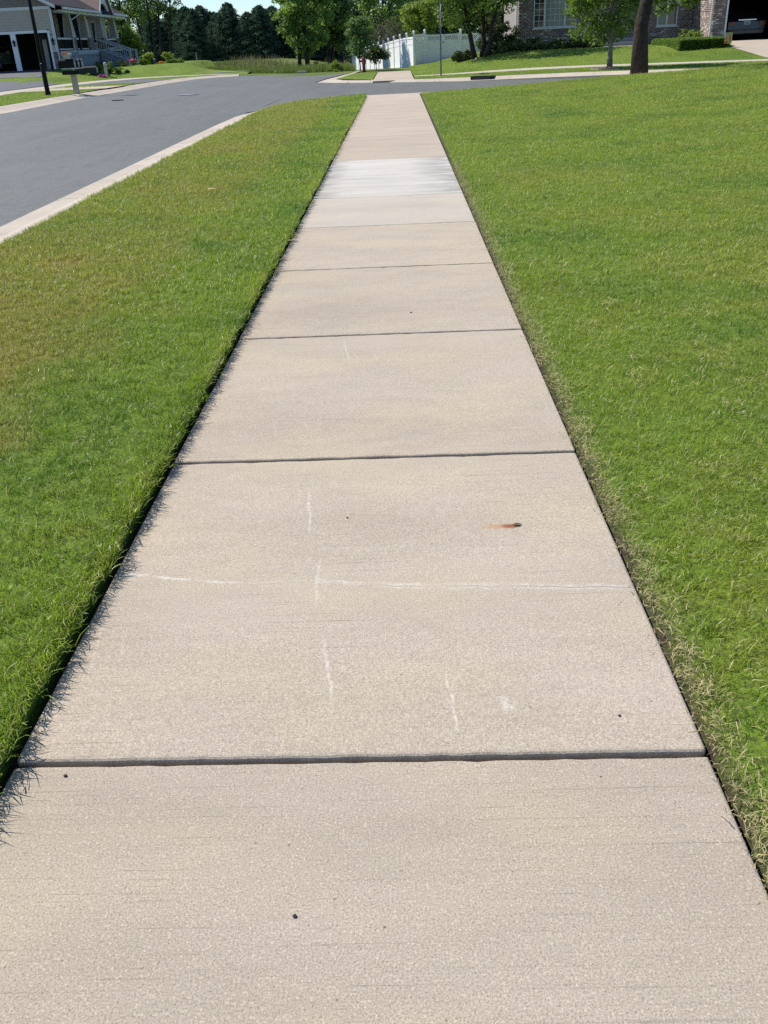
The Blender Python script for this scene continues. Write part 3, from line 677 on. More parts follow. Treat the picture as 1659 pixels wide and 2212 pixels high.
# ------------------------------------------------------------------ shared building materials
WHITE = mat('white_paint', (.74,.75,.76), .45, .04, 2)
SIDING = mat('grey_siding', (.42,.365,.305), .7, .06, 2)
SHAKE = mat('brown_shake', (.20,.165,.145), .85, .25, 6)
TRIMB = mat('pale_trim', (.60,.62,.63), .5, .05, 2)
DARKIN = mat('interior_shade', (.014,.014,.016), .9, .2, 2)  # near-black colour stands in for the unlit depth of the garages
BLACK = mat('black_metal', (.006,.007,.008), .45, .15, 5, spec=.14)
SKIRT = mat('painted_skirt', (.24,.27,.31), .7, .08, 3)
RAIL = mat('grey_railing', (.44,.46,.49), .6, .06, 3)
ROOFM = mat('dark_shingles', (.055,.048,.055), .95, .3, 9, .7, 25, spec=.1, dist=.03)
ROOFB = mat('brown_flashing', (.21,.14,.12), .9, .15, 5)
STONES = [mat('stone_'+n, c, .9, .25, 8, .6, 30, spec=.15) for n, c in (('brown', (.19,.145,.115)), ('grey', (.16,.15,.145)), ('tan', (.28,.22,.17)))]
GLASSD = mat('dark_glass', (.02,.025,.03), .06, .2, 1, spec=.7)
def cube_mesh():
    o = MB().box(-.5,.5,-.5,.5,-.5,.5).build('piece', None, bevel=0); me = o.data; bpy.data.objects.remove(o); return me
UNIT = cube_mesh()
_unit = {}
def piece(name, parent, c, s, mt, rz=0., rx=0.):
    """one small block sharing a mesh with its alike"""
    if mt.name not in _unit:
        me = UNIT.copy(); me.name = 'block_'+mt.name; me.materials.clear(); me.materials.append(mt); _unit[mt.name] = me
    o = bpy.data.objects.new(name, _unit[mt.name]); COL.objects.link(o); o.parent = parent; o.location = c; o.scale = s; o.rotation_euler = (rx, 0, rz); return o

# ------------------------------------------------------------------ grey house on the left
H1 = empty('grey_house', (-21.22, 61.98, .72), 'grey lap-sided house with two open garage bays and a raised porch', 'house', R(3))
wall = MB()
wall.box(-9.5,-9.3,0,6,0,3.5).box(-9.3,.1,5.8,6,0,3.5).box(-.1,.1,.12,.5,0,3.5).box(-1.3,-.1,.5,.6,0,3.5).box(-1.3,-1.2,.6,5.8,0,3.5)                 # garage back and sides
wall.box(-9.3,-.1,.02,.14,2.12,3.5).box(-.34,.1,.0,.12,0,2.12).box(-2.62,-2.28,.02,.14,0,2.12).box(-9.3,-5.05,.02,.14,0,2.12)
wall.box(-9,-1.25,6,19.2,0,3.6)
wall.build('wall', DARKIN, H1)
MB().box(-9.3,-1.3,.14,5.8,3.3,3.36).build('garage_ceiling', DARKIN, H1); MB().box(-9.3,-.1,-.1,.499,-.03,.018).box(-9.3,-1.3,.499,5.8,-.03,.018).build('garage_floor', mat('garage_floor', (.05,.05,.052), .9), H1)
z = 2.22
while z < 3.26:                       # lap siding above the bays
    mb = MB(); h = min(.16, 3.30-z); mb.prism([(-9.3,.018,z),(-9.3,-.006,z),(-9.3,.012,z+h),(-9.3,.018,z+h)], (9.298,0,0)); mb.build('siding_board', SIDING, H1); z += .16
z = 1.02
while z < 2.2:                        # short boards beside the right bay
    mb = MB(); h = min(.16, 2.22-z); mb.prism([(-.19,-.002,z),(-.19,-.028,z),(-.19,-.008,z+h),(-.19,-.002,z+h)], (.19,0,0)); mb.build('siding_board', SIDING, H1); z += .16
z = 3.49; 
for i in range(11):                   # gable shakes
    x0 = -3.3-3.4*(1-i/11)*1.05; x1 = -3.3+3.55*(1-i/11)
    mb = MB(); mb.prism([(x0,.018,z),(x0,-.012,z),(x0,.008,z+.17),(x0,.018,z+.17)], (x1-x0,0,0)); mb.build('shake_course', SHAKE, H1); z += .17
MB().box(-9.3,.12,-.03,.016,3.30,3.47).build('band_board', TRIMB, H1)
MB().box(0,.12,-.04,.05,1.0,3.298).build('corner_board', TRIMB, H1)
tr = MB().box(-.32,-.19,-.04,.02,0,2.16).box(-2.62,-2.30,-.04,.018,0,2.045).box(-9.2,-.321,-.042,.016,2.047,2.20).box(-5.2,-5.05,-.04,.018,0,2.045)
tr.build('bay_trim', WHITE, H1)
MB().box(-.21,.14,-.07,.02,.985,1.035).build('stone_sill', TRIMB, H1)
zz = 0
for i in range(9):                    # ledge stone under the sill
    h = .108; x = -.185
    while x < .11:
        wd = min(rng.uniform(.1, .26), .12-x)
        if wd < .03: break
        pr_ = rng.uniform(.0, .03); piece('stone', H1, (x+wd/2, -.035-pr_/2, zz+h/2), (wd-.008, .07+pr_, h-.010), STONES[rng.integers(3)]); x += wd
    zz += h
# downspout and gutters
MB().tube([(.16,-.1,3.3),(.15,-.07,3.1),(.15,-.07,.1)], .038, 8).build('downspout', TRIMB, H1)
MB().prism([(-3.3,-.45,5.42),(-3.3,-.45,5.20),(.55,-.45,3.30),(.55,-.45,3.50)], (0,.05,0)).build('bargeboard', TRIMB, H1)
MB().prism([(-3.3,-.45,5.42),(-3.3,-.45,5.20),(-7.2,-.45,3.30),(-7.2,-.45,3.50)], (0,.05,0)).build('bargeboard', TRIMB, H1)
rf = MB(); rf.prism([(-3.3,-.43,5.44),(.58,-.43,3.50),(.58,-.43,3.43),(-3.3,-.43,5.36)], (0,7,0)).prism([(-3.3,-.43,5.44),(-7.2,-.43,3.50),(-7.2,-.43,3.43),(-3.3,-.43,5.36)], (0,7,0))
rf.build('garage_roof', ROOFM, H1)
MB().prism([(.62,1.2,3.42),(-4.2,1.2,6.0),(-4.2,1.2,5.9),(.62,1.2,3.34)], (0,18.2,0)).prism([(-9.5,1.2,3.42),(-4.2,1.2,6.0),(-4.2,1.2,5.9),(-9.5,1.2,3.34)], (0,18.2,0)).build('porch_roof', ROOFM, H1)
MB().box(.60,.72,.9,10.6,3.29,3.43).build('roof_gutter', TRIMB, H1); MB().box(.60,.72,14.6,19.5,3.29,3.43).build('roof_gutter', TRIMB, H1)
MB().box(-.1,.5,1.2,19.3,3.14,3.29).build('porch_beam', TRIMB, H1)
MB().tube([(.66,4.8,3.3),(.6,4.75,3.1),(.12,4.1,2.75),(.1,4.0,.1)], .04, 8).build('downspout', TRIMB, H1)
# entry gable with an arch, facing the street
ga = MB(); yc, hw = 12.6, 1.9; N = 12
outer = [(hw, 3.25), (hw, 3.42), (0, 5.35), (-hw, 3.42), (-hw, 3.25)]
arch = [(math.cos(t_)*1.25, 3.25+math.sin(t_)*.75) for t_ in np.linspace(math.pi, 0, N)]
poly = [(.42, yc+a, b) for a, b in outer]+[(.42, yc+a, b) for a, b in arch]
ga.prism(poly, (-.12,0,0)); ga.build('arched_gable', TRIMB, H1)
MB().prism([(.60,yc,5.55),(.60,yc+2.05,3.38),(.60,yc+2.05,3.28),(.60,yc,5.42)], (-4.5,0,0)).prism([(.60,yc,5.55),(.60,yc-2.05,3.38),(.60,yc-2.05,3.28),(.60,yc,5.42)], (-4.5,0,0)).build('gable_roof', ROOFB, H1)
MB().prism([(.64,yc,5.6),(.64,yc+2.1,3.4),(.64,yc+2.1,3.22),(.64,yc,5.4)], (-.035,0,0)).build('bargeboard', TRIMB, H1); MB().prism([(.64,yc,5.6),(.64,yc-2.1,3.4),(.64,yc-2.1,3.22),(.64,yc,5.4)], (-.035,0,0)).build('bargeboard', TRIMB, H1)
# porch deck, skirt, columns
MB().box(-1.19,.12,.61,19,.93,1.02).build('porch_deck', RAIL, H1)
MB().box(.12,.16,.2,10.2,.70,.92).build('fascia_board', SKIRT, H1); MB().box(.125,.175,4.6,10.2,.80,.965).build('fascia_board', RAIL, H1)
for i in range(56):
    y = .25+i*.18
    piece('skirt_board', H1, (.10, y+.085, .35), (.03, .172, .69), SKIRT)
for yq in (4.5, 8.5, 12.9, 17.2):
    c = MB(); b0, t0 = .29, .17; x = -.18
    c.add([(x-b0,yq-b0,1.84),(x+b0,yq-b0,1.84),(x+b0,yq+b0,1.84),(x-b0,yq+b0,1.84),(x-t0,yq-t0,3.14),(x+t0,yq-t0,3.14),(x+t0,yq+t0,3.14),(x-t0,yq+t0,3.14)], [(0,3,2,1),(4,5,6,7),(0,1,5,4),(1,2,6,5),(2,3,7,6),(3,0,4,7)])
    co = c.build('porch_column', SIDING, H1)
    tm = MB()
    for sx, sy in ((-1,-1),(1,-1),(1,1),(-1,1)):
        tm.bar((x+sx*b0*1.0, yq+sy*b0*1.0, 1.845), (x+sx*t0, yq+sy*t0, 3.13), .055)
    tm.box(x-b0-.03,x+b0+.03,yq-b0-.03,yq+b0+.03,1.80,1.845).box(x-t0-.03,x+t0+.03,yq-t0-.03,yq+t0+.03,3.07,3.138); tm.build('column_trim', TRIMB, co)
    st_ = MB().box(x-.27,x+.27,yq-.27,yq+.27,1.02,1.80).build('stone_base', STONES[0], H1)
    for r_ in range(5):
        for sd_ in range(3):
            wd = rng.uniform(.14, .2); piece('stone', st_, (x-.27+.18*sd_+.09, yq-.285, 1.02+.155*r_+.078), (wd-.01, .05, .145), STONES[rng.integers(3)])
            piece('stone', st_, (x+.285, yq-.27+.18*sd_+.09, 1.02+.155*r_+.078), (.05, wd-.01, .145), STONES[rng.integers(3)])
def porch_rail(y0, y1):
    rl_ = MB().box(-.08,.02,y0,y1,1.66,1.76).box(-.06,0,y0,y1,1.08,1.14).build('porch_railing', TRIMB, H1)
    for i in range(int((y1-y0)/.16)): piece('baluster', rl_, (-.03, y0+.1+i*.16, 1.40), (.03, .03, .52), BLACK)
porch_rail(.3, 4.2); porch_rail(4.8, 8.2); porch_rail(13.2, 16.9)
fr = MB().box(-1.1,-.3,18.9,18.96,1.66,1.74).box(-1.1,-.3,18.9,18.96,1.08,1.14).build('porch_railing', TRIMB, H1)
for i in range(6): piece('baluster', fr, (-1.1+i*.15, 18.93, 1.40), (.035, .035, .52), WHITE)
# stairs down to the yard
sy0, sy1 = 10.5, 12.6
for i in range(6): MB().box(.2+i*.36,.62+i*.36,sy0,sy1,.80-i*.155,.85-i*.155).build('stair_tread', RAIL, H1)
for sy in (sy0, sy1):
    MB().prism([(.16,sy,.66),(.16,sy,1.0),(2.35,sy,.12),(2.35,sy,-.1),(1.9,sy,-.05)], (0,.05,0)).build('stringer', SKIRT, H1)
    rl_ = MB().bar((-.05,sy+.02,1.74), (2.32,sy+.02,.86), .06, .10).bar((-.05,sy+.02,1.12), (2.32,sy+.02,.20), .05, .06).build('stair_railing', RAIL, H1)
    MB().box(2.28,2.40,sy-.04,sy+.08,-.15,.98).build('newel_post', RAIL, H1)
    for i in range(15):
        q = (i+.5)/15; piece('baluster', rl_, (-.05+2.37*q, sy+.02, 1.43-.9*q), (.028, .028, .58), RAIL if sy == sy0 else TRIMB)
for i in range(13):
    x = .25+i*.16; hh = max(.06, .70-.40*(x-.2)); piece('skirt_board', H1, (x, sy0-.01, hh/2-.08), (.15, .02, hh), SKIRT)
# wall behind the porch: door, windows and trims
for y0, y1, z0, z1 in ((1.0,2.0,1.05,2.95), (3.0,4.4,1.6,2.9), (6.6,8.0,1.6,2.9), (10.8,11.9,1.03,3.0), (14.5,16.5,1.5,2.9)):
    fr = MB().box(-1.19,-1.12,y0-.1,y1+.1,z0-.1 if z0 > 1.1 else z0,z1+.1).build('window' if z0 > 1.1 else 'door', TRIMB, H1)
    MB().box(-1.12,-1.105,y0,y1,z0+.02,z1).build('pane' if z0 > 1.1 else 'door_leaf', GLASSD if z0 > 1.1 else SKIRT, fr)
for y in (5.9, 9.2, 13.3): MB().box(-1.195,-1.09,y,y+.14,1.02,3.14).build('corner_board', TRIMB, H1)
MB().box(-1.198,-1.16,.61,19.2,1.02,3.3).build('porch_wall', SIDING, H1)
# coach lamps
for lx_ in (-2.45, -.05):
    lm_ = empty('wall_lantern', (0,0,0), None, None); lm_.parent = H1; lm_.location = (lx_, -.12, 1.52)
    MB().lathe([(.03,.2),(.055,.14),(.10,.08),(.105,.05),(.04,.045)], 8).build('lantern_cap', BLACK, lm_)
    MB().lathe([(.075,.04),(.055,-.16)], 6).build('lantern_glass', GLASSD, lm_); MB().box(-.03,.03,.0,.1,.0,.12).build('bracket', BLACK, lm_)
# house number
fc = bpy.data.curves.new('house_number', 'FONT'); fc.body = '12311'; fc.size = .16; fc.extrude = .008; fc.align_x = 'CENTER'
fo = bpy.data.objects.new('house_number', fc); COL.objects.link(fo); fo.parent = H1; fo.location = (-.09, -.034, 1.87); fo.rotation_euler = (R(90),0,0); fo.scale = (.62, .8, 1); fc.materials.append(mat('grey_digits', (.10,.10,.11), .5))
# things stored in the open bays
BOARD = mat('weathered_board', (.30,.27,.22), .85, .3, 4)
for i, (x, h, tilt, lb) in enumerate(((-1.55,1.9,.10,'tall tan board leaning at the middle of the open right garage bay'), (-.75,2.0,.06,'tall tan board leaning near the right jamb of the open garage bay'))):
    o = MB().box(-.13,.13,0,.03,0,h).build('plank', BOARD); o.parent = None
    o.location = H1.matrix_world @ Vector((0,0,0)) if False else (Matrix.Translation(H1.location) @ Matrix.Rotation(R(3), 4, 'Z')) @ Vector((x, .40 if x > -1 else 1.6, .02)); o.rotation_euler = (-tilt, 0, R(3)); tag(o, lb, 'plank', 'boards leaning in the garage')

# ------------------------------------------------------------------ brick house on the right
BR = [mat('brick_'+n, tuple(x*.84 for x in c), .9, .18, 7, .5, 40, spec=.15) for n, c in (('rose', (.40,.315,.285)), ('umber', (.285,.225,.205)), ('buff', (.62,.57,.52)))]
MORT = mat('mortar', (.27,.235,.22), .95, .12, 12)
CURT = mat('sheer_curtain_glass', (.115,.155,.14), .12, .12, 1.5, spec=.6)
H2 = empty('brick_house', (0,0,0), 'brick house with a large gridded window and an open garage holding a dark car', 'house')
WY, GY, IX = 49.55, 46.55, 14.48
wl = MB()
wl.box(5.98,6.72,WY+.05,56,.3,3.5).box(6.72,8.80,WY+.05,WY+.2,.3,1.60).box(6.72,8.80,WY+.05,WY+.2,3.2,3.5).box(8.80,12.74,WY+.05,56,.3,3.5).box(12.74,13.70,WY+.05,WY+.2,.3,1.42).box(12.74,13.7,WY+.05,WY+.2,2.9,3.5).box(13.7,IX+.05,WY+.05,56,.3,3.5)
wl.box(6.72,8.8,55.8,56,.3,3.5).box(12.74,13.7,55.8,56,.3,3.5)
wl.box(IX+.05,IX+.2,GY+.05,56,.2,3.5).box(IX+.2,15.10,GY+.05,GY+.2,.2,3.5).box(15.10,18.2,GY+.05,GY+.2,2.75,3.5).box(18.2,19.0,GY+.05,GY+.2,.2,3.5).box(18.9,19.0,GY+.2,56,.2,3.5).box(IX+.2,18.9,54,54.2,.2,3.5)
wl.build('wall', MORT, H2)
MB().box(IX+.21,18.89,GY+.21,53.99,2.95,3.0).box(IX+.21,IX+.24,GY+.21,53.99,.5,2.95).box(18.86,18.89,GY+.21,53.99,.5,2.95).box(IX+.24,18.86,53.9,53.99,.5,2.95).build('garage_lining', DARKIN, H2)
MB().box(IX+.2,18.9,GY+.0,54,.3,.50).build('garage_floor', mat('worn_floor', (.12,.115,.11), .8), H2)
bricks = []
def course(x0, x1, fixed, axis, z0, z1, holes=()):
    r_ = 0; z = z0
    while z < z1-.03:
        q = x0-(.105 if r_ % 2 else 0)
        while q < x1-.02:
            a, b = max(q, x0), min(q+.205, x1)
            if b-a > .04 and not any(a < h[1] and b > h[0] and z < h[3] and z+.07 > h[2] for h in holes):
                bricks.append((axis, (a+b)/2, fixed, z+.034, b-a-.004, .0685))
            q += .212
        r_ += 1; z += .0755
course(GY+.02, WY+.04, IX, 'y', .42, 2.6)
course(IX+.0, 15.08, GY, 'x', .42, 2.6)
course(5.98, IX-.03, WY, 'x', .72, 3.3, holes=((6.66,8.86,1.55,3.3),(12.68,13.76,1.38,2.95)))
def bcol(): return rng.choice(3, p=[.50,.36,.14])
bV, bF, bM = [], [], []
for i, (ax, q, fx, z, L, h) in enumerate(bricks):
    pr_ = rng.uniform(.0, .012); mi = int(bcol())
    c = (q, fx+.03-pr_, z) if ax == 'x' else (fx+.03-pr_, q, z)
    s = (L, .06, h) if ax == 'x' else (.06, L, h)
    if i < 300: piece('brick', H2, c, s, BR[mi])
    else:
        b = MB().box(c[0]-s[0]/2,c[0]+s[0]/2,c[1]-s[1]/2,c[1]+s[1]/2,c[2]-s[2]/2,c[2]+s[2]/2)
        o_ = len(bV); bV += b.v; bF += [tuple(k+o_ for k in f) for f in b.f]; bM += [mi]*6
bo = npmesh('brickwork', np.array(bV), np.array(bF), None, H2, kind='stuff')
for m_ in BR: bo.data.materials.append(m_)
bo.data.polygons.foreach_set('material_index', np.array(bM, np.int32))
def grid_window(x0, x1, z0, z1, cuts, cols, rows, par, curt):
    f = MB().box(x0,x1,WY-.03,WY+.06,z0,z0+.06).box(x0,x1,WY-.03,WY+.06,z1-.06,z1).box(x0,x0+.05,WY-.03,WY+.06,z0+.061,z1-.061).box(x1-.05,x1,WY-.03,WY+.06,z0+.061,z1-.061)
    xe = [x0+.05]+[q for c in cuts for q in (c-.045, c+.045)]+[x1-.05]
    for c in cuts: f.box(c-.045,c+.045,WY-.03,WY+.06,z0+.061,z1-.061)
    w_ = f.build('window', TRIMB, par)
    MB().box(x0-.06,x1+.06,WY-.07,WY+.03,z0-.05,z0-.002).build('sill', TRIMB, w_)
    for k in range(0, len(xe), 2):
        a, b = xe[k], xe[k+1]; nC = cols[k//2]
        MB().box(a,b,WY+.03,WY+.04,z0+.06,z1-.06).build('pane', CURT if k//2 in curt else GLASSD, w_)
        for j in range(1, nC): MB().box(a+(b-a)*j/nC-.011,a+(b-a)*j/nC+.011,WY+.0,WY+.028,z0+.061,z1-.061).build('muntin', TRIMB, w_)
        for j in range(1, rows): z = z0+.06+.25*j; z < z1-.1 and MB().box(a,b,WY+.004,WY+.0275,z-.010,z+.010).build('muntin', TRIMB, w_)
MB().box(6.70,8.82,WY-.05,WY+.028,1.535,1.598).build('brick_ledge', BR[1], H2)
grid_window(6.72, 8.80, 1.60, 3.2, (7.26, 8.24), (2,4,2), 6, H2, (1,))
grid_window(12.74, 13.70, 1.43, 2.9, (13.2,), (1,1), 1, H2, (0,))
for x in (5.90,): MB().tube([(x,WY-.04,3.4),(x,WY-.04,.75)], .042, 8).build('downspout', WHITE, H2)
MB().tube([(IX-.06,GY-.03,3.4),(IX-.06,GY-.03,.5)], .035, 8).build('downspout', TRIMB, H2)
MB().box(15.08,15.15,GY-.03,GY+.22,.5,2.75).box(18.15,18.22,GY-.03,GY+.22,.5,2.75).box(15.15,18.15,GY-.03,GY+.22,2.68,2.75).build('garage_trim', WHITE, H2)
MB().prism([(5.5,WY-.6,3.42),(5.5,56.4,3.5),(5.5,53,5.6)], (13.5,0,0)).build('roof', ROOFM, H2)  # front eave, out of view, deepened to shade the wall below
MB().prism([(IX-.25,GY-.3,3.5),(19.3,GY-.3,3.5),(16.9,GY-.3,4.9)], (0,6,0)).build('roof', ROOFM, H2)
MB().box(9.6,11.4,48.2,WY-.06,.5,1.02).box(9.5,11.5,47.9,48.2,.5,.86).build('stoop', mat('grey_step', (.22,.22,.24), .85, .1), H2)
sheet('front_walk', [(9.8,46.6),(11.7,46.3)], [(9.8,47.95),(11.7,47.9)], 3, z_right, .012, CONCS, 'pale front walk beside the clipped hedge', 'path')
sheet('right_driveway', [(15.12,46.6),(14.5,44.0),(13.75,41.2),(13.95,39.6),(14.1,37.65)], [(26,46.6),(26,44.6),(26,42),(26,39),(26,34.6)], 8, z_right, .014, CONCF, 'pale concrete driveway leading to the brick garage', 'driveway')

# ------------------------------------------------------------------ cars
def car(name, loc, rz, paint, label, plate=True):
    """origin under the tail, nose towards +y"""
    r = empty(name, loc, label, 'car', rz)
    RUB = BLACK; prof = [(0.10,.42),(.0,.62),(.02,.98),(.28,1.06),(.55,1.10),(1.15,1.44),(1.9,1.50),(2.7,1.42),(3.3,1.04),(4.2,.92),(4.45,.72),(4.42,.40)]
    b = MB(); n = len(prof)
    for x, ins in ((-.90,0),(-.84,.0),(.84,0),(.90,0)):
        for y, z in prof:
            k = 1-.16*max(0, (z-1.0)/.5); b.v.append((x*k if abs(x) > .85 else x*k*.99, y, z if abs(x) < .85 else z-.03))
    for j in range(3):
        for i in range(n): b.f.append((j*n+i, j*n+(i+1)%n, (j+1)*n+(i+1)%n, (j+1)*n+i))
    b.f.append(tuple(range(n))); b.f.append(tuple(range(3*n, 4*n)))
    b.build('body', paint, r, bevel=.03, smooth=False)
    MB().prism([(-.66,.60,1.135),(.66,.60,1.135),(.62,1.08,1.415),(-.62,1.08,1.415)], (0,-.02,.022)).build('rear_window', GLASSD, r)
    for s in (-1, 1):
        MB().prism([(s*.862,.95,1.08),(s*.845,1.25,1.38),(s*.835,2.6,1.36),(s*.868,3.1,1.06)], (s*.012,0,0)).build('side_window', GLASSD, r)
        MB().box(min(s*.60,s*.88),max(s*.60,s*.88),-.025,.06,.78,.95).build('tail_light', mat('red_lens', (.28,.012,.015), .2, .05), r)
        MB().box(min(s*.55,s*.86),max(s*.55,s*.86),4.36,4.47,.66,.78).build('headlight', mat('clear_lens', (.6,.62,.62), .1, .05), r)
        MB().box(min(s*.88,s*1.02),max(s*.88,s*1.02),2.75,2.86,1.02,1.16).build('mirror', paint, r)
        for y in (.85, 3.55):
            wv = MB(); wv.tube([(s*.70,y,.33),(s*.92,y,.33)], .33, 20); ty = wv.build('wheel', RUB, r)
            MB().tube([(s*.90,y,.33),(s*.93,y,.33)], .20, 14).build('rim', RAIL, ty)
    MB().box(-.84,.84,-.05,.12,.42,.62).build('bumper', paint, r, bevel=.03)
    MB().box(-.42,.42,-.03,.03,1.0,1.045).build('trunk_trim', mat('chrome', (.55,.6,.68), .25, .05, metal=1.), r)
    if plate:
        p = MB().box(-.155,.155,-.02,.02,.82,.98).build('licence_plate', WHITE, r)
        for i in range(6): MB().box(-.125+.044*i,-.125+.044*i+.026,-.024,-.0202,.855,.935).build('plate_character', SKIRT, p)
    return r
NAVY = mat('navy_paint', (.02,.024,.045), .22, .1, 2, spec=.6); PALEG = mat('pale_green_paint', (.42,.50,.46), .3, .06, 2)
car('parked_car', (16.72, 48.4, .50), 0, NAVY, 'dark car backed deep inside the open brick garage')
car('parked_car', (-27.0, 64.2, .74), R(3), PALEG, 'pale green car in the left bay of the grey house garage', False)

# ------------------------------------------------------------------ white vinyl fence
VIN = mat('white_vinyl', (.84,.845,.85), .4, .03, 2)
FN = empty('vinyl_fence', (0,0,0), 'tall white vinyl fence with ball-capped posts and lattice top', 'fence')
def post(x, y, z0, z1, par=FN, s=.065):
    p = MB().box(x-s,x+s,y-s,y+s,z0-.1,z1).build('post', VIN, par)
    c = MB().box(x-s-.02,x+s+.02,y-s-.02,y+s+.02,z1,z1+.035).lathe([(.03,.035),(.03,.05),(.06,.075),(.078,.12),(.06,.165),(.02,.19)], 10, (x,y,z1)).build('ball_cap', VIN, p)
def panel(a, b, z0a, z0b, h, lat, par=FN, nb=None, face=(0,-1)):
    """panel between two posts: boards, rails and a lattice strip"""
    a, b = np.array(a, float), np.array(b, float); L = np.hypot(*(b-a)); u = (b-a)/L; nrm = np.array([-u[1], u[0]])*.02
    def P(q, hz): p = a+(b-a)*q; return (p[0], p[1], z0a+(z0b-z0a)*q+hz)
    hb = h-.36 if lat else h-.08
    k = nb or max(4, int(L/.17))
    for i in range(k):
        q0, q1 = i/k+.0012/L, (i+1)/k-.0012/L
        pa, pb, pc, pd = P(q0,.06), P(q1,.06), P(q1,hb), P(q0,hb)
        MB().prism([(x-nrm[0]*.6,y-nrm[1]*.6,z) for x,y,z in (pa,pb,pc,pd)], (nrm[0]*1.2,nrm[1]*1.2,0)).build('board', VIN, par)
    for hz in (.06, hb, h-.06) if lat else (.06, h-.06):
        MB().bar(P(0,hz), P(1,hz), .055, .10).build('rail', VIN, par)
    if lat:
        m_ = MB(); z0, z1 = hb+.05, h-.11; st_ = .115; n = int(L/st_)+3
        for i in range(-3, n):
            for sg in (1, -1):
                q0 = i*st_; q1 = q0+sg*(z1-z0); za, zb = z0, z1
                x0_, x1_ = q0, q1
                if x0_ > x1_: x0_, x1_, za, zb = x1_, x0_, zb, za
                if x1_ <= 0 or x0_ >= L: continue
                sl_ = (zb-za)/(x1_-x0_)
                if x0_ < 0: za -= x0_*sl_; x0_ = 0
                if x1_ > L: zb -= (x1_-L)*sl_; x1_ = L
                of = nrm*(.3*sg)
                pa, pb = P(x0_/L, za), P(x1_/L, zb); m_.bar((pa[0]+of[0],pa[1]+of[1],pa[2]), (pb[0]+of[0],pb[1]+of[1],pb[2]), .010, .032)
        m_.build('lattice', VIN, par)
fp = [(1.02,58.0,-.10,1.66),(1.66,58.45,-.02,1.70),(2.70,58.45,.20,1.62),(3.74,58.45,.45,1.63),(4.75,58.40,.62,1.62),(6.4,58.3,.70,1.62)]
for i, (x, y, z0, z1) in enumerate(fp):
    if i not in (2,): post(x, y, z0, z1)
panel(fp[0][:2], fp[1][:2], -.12, -.06, 1.74, True); panel(fp[3][:2], fp[4][:2], .1, .12, 1.46, True, nb=6); panel(fp[4][:2], fp[5][:2], .12, .12, 1.46, True)
MB().box(1.728,1.85,58.42,58.50,0,1.62).build('post', VIN, FN); MB().box(3.58,3.66,58.42,58.50,.3,1.60).build('post', VIN, FN)
GT = empty('fence_gate', (0,0,0), 'white vinyl double gate with lattice top and a dark latch', 'gate')
panel((1.85,58.46), (2.69,58.46), .06, .06, 1.54, True, GT); panel((2.81,58.46), (3.56,58.46), .06, .06, 1.54, True, GT)
MB().box(2.655,2.729,58.40,58.52,.10,1.58).build('stile', VIN, GT); MB().box(2.733,2.81,58.40,58.52,.10,1.58).build('stile', VIN, GT)
MB().box(2.69,2.77,58.37,58.41,1.16,1.20).build('latch', BLACK, GT); MB().box(2.69,2.75,58.38,58.41,.36,.40).build('latch', BLACK, GT)
n = 14; ca, cb = np.array([1.02,58.0]), np.array([-4.05,91.0])
def zfn(q): return -.12-.93*float(sm(q*1.05))
prev = None
for i in range(n):
    q = i/(n-1); p = ca+(cb-ca)*q; z0 = zfn(q); 
    if i: post(p[0], p[1], z0, z0+1.72); panel(prev[0], p, prev[1], z0, 1.66, True, nb=12)
    prev = (p, z0)

# ------------------------------------------------------------------ street furniture
lp = empty('street_lamp', (-14.54,40.47,.05), 'black street lamp post standing nearest, beside the mailboxes', 'street lamp', group='black street lamp posts')
MB().lathe([(.115,-.05),(.115,.06),(.098,.10),(.092,1.05),(.098,1.07),(.098,1.12),(.082,1.15)], 14).build('base_sleeve', BLACK, lp)
MB().tube([(0,0,1.1),(0,0,4.6)], [.080,.066], 12).build('pole', BLACK, lp, smooth=True)
MB().lathe([(.06,4.55),(.16,4.7),(.19,5.1),(.24,5.14),(.10,5.34),(.02,5.44)], 10).build('lantern_head', BLACK, lp)
MB().box(-.03,.03,-.108,-.099,1.14,1.165).build('collar_plate', WHITE, lp)
l2 = copy_tree(lp); l2.location = (-18.99,77.7,.75); l2['label'] = 'distant black street lamp post behind the shrubs and blue bin'; l2.scale = (.82,.82,.95)
# stop sign, seen almost edge on
sg = empty('stop_sign', (1.77,40.16,.02), 'grey-posted red stop sign seen nearly edge-on at the far kerb', 'sign', R(-8))
MB().prism([(-.03,-.022,-.1),(.03,-.022,-.1),(.03,.022,-.1),(-.03,.022,-.1)], (0,0,2.75)).build('post', mat('galvanised_steel', (.18,.19,.21), .5, .15, 4, metal=.5), sg)
oc = [(.034, math.cos(R(22.5+45*i))*.41, 2.17+math.sin(R(22.5+45*i))*.41) for i in range(8)]
oi_ = [(.045, math.cos(R(22.5+45*i))*.375, 2.17+math.sin(R(22.5+45*i))*.375) for i in range(8)]
pl = MB().prism(oc, (.010,0,0)).build('plate', WHITE, sg); MB().prism(oi_, (.003,0,0)).build('red_face', mat('sign_red', (.33,.015,.02), .45, .05), pl)
tc = bpy.data.curves.new('sign_lettering', 'FONT'); tc.body = 'STOP'; tc.size = .30; tc.align_x = 'CENTER'; tc.align_y = 'CENTER'; tc.extrude = .001; tc.materials.append(WHITE)
to = bpy.data.objects.new('sign_lettering', tc); COL.objects.link(to); to.parent = pl; to.location = (.0495, 0, 2.17); to.rotation_euler = (R(90), 0, R(90))
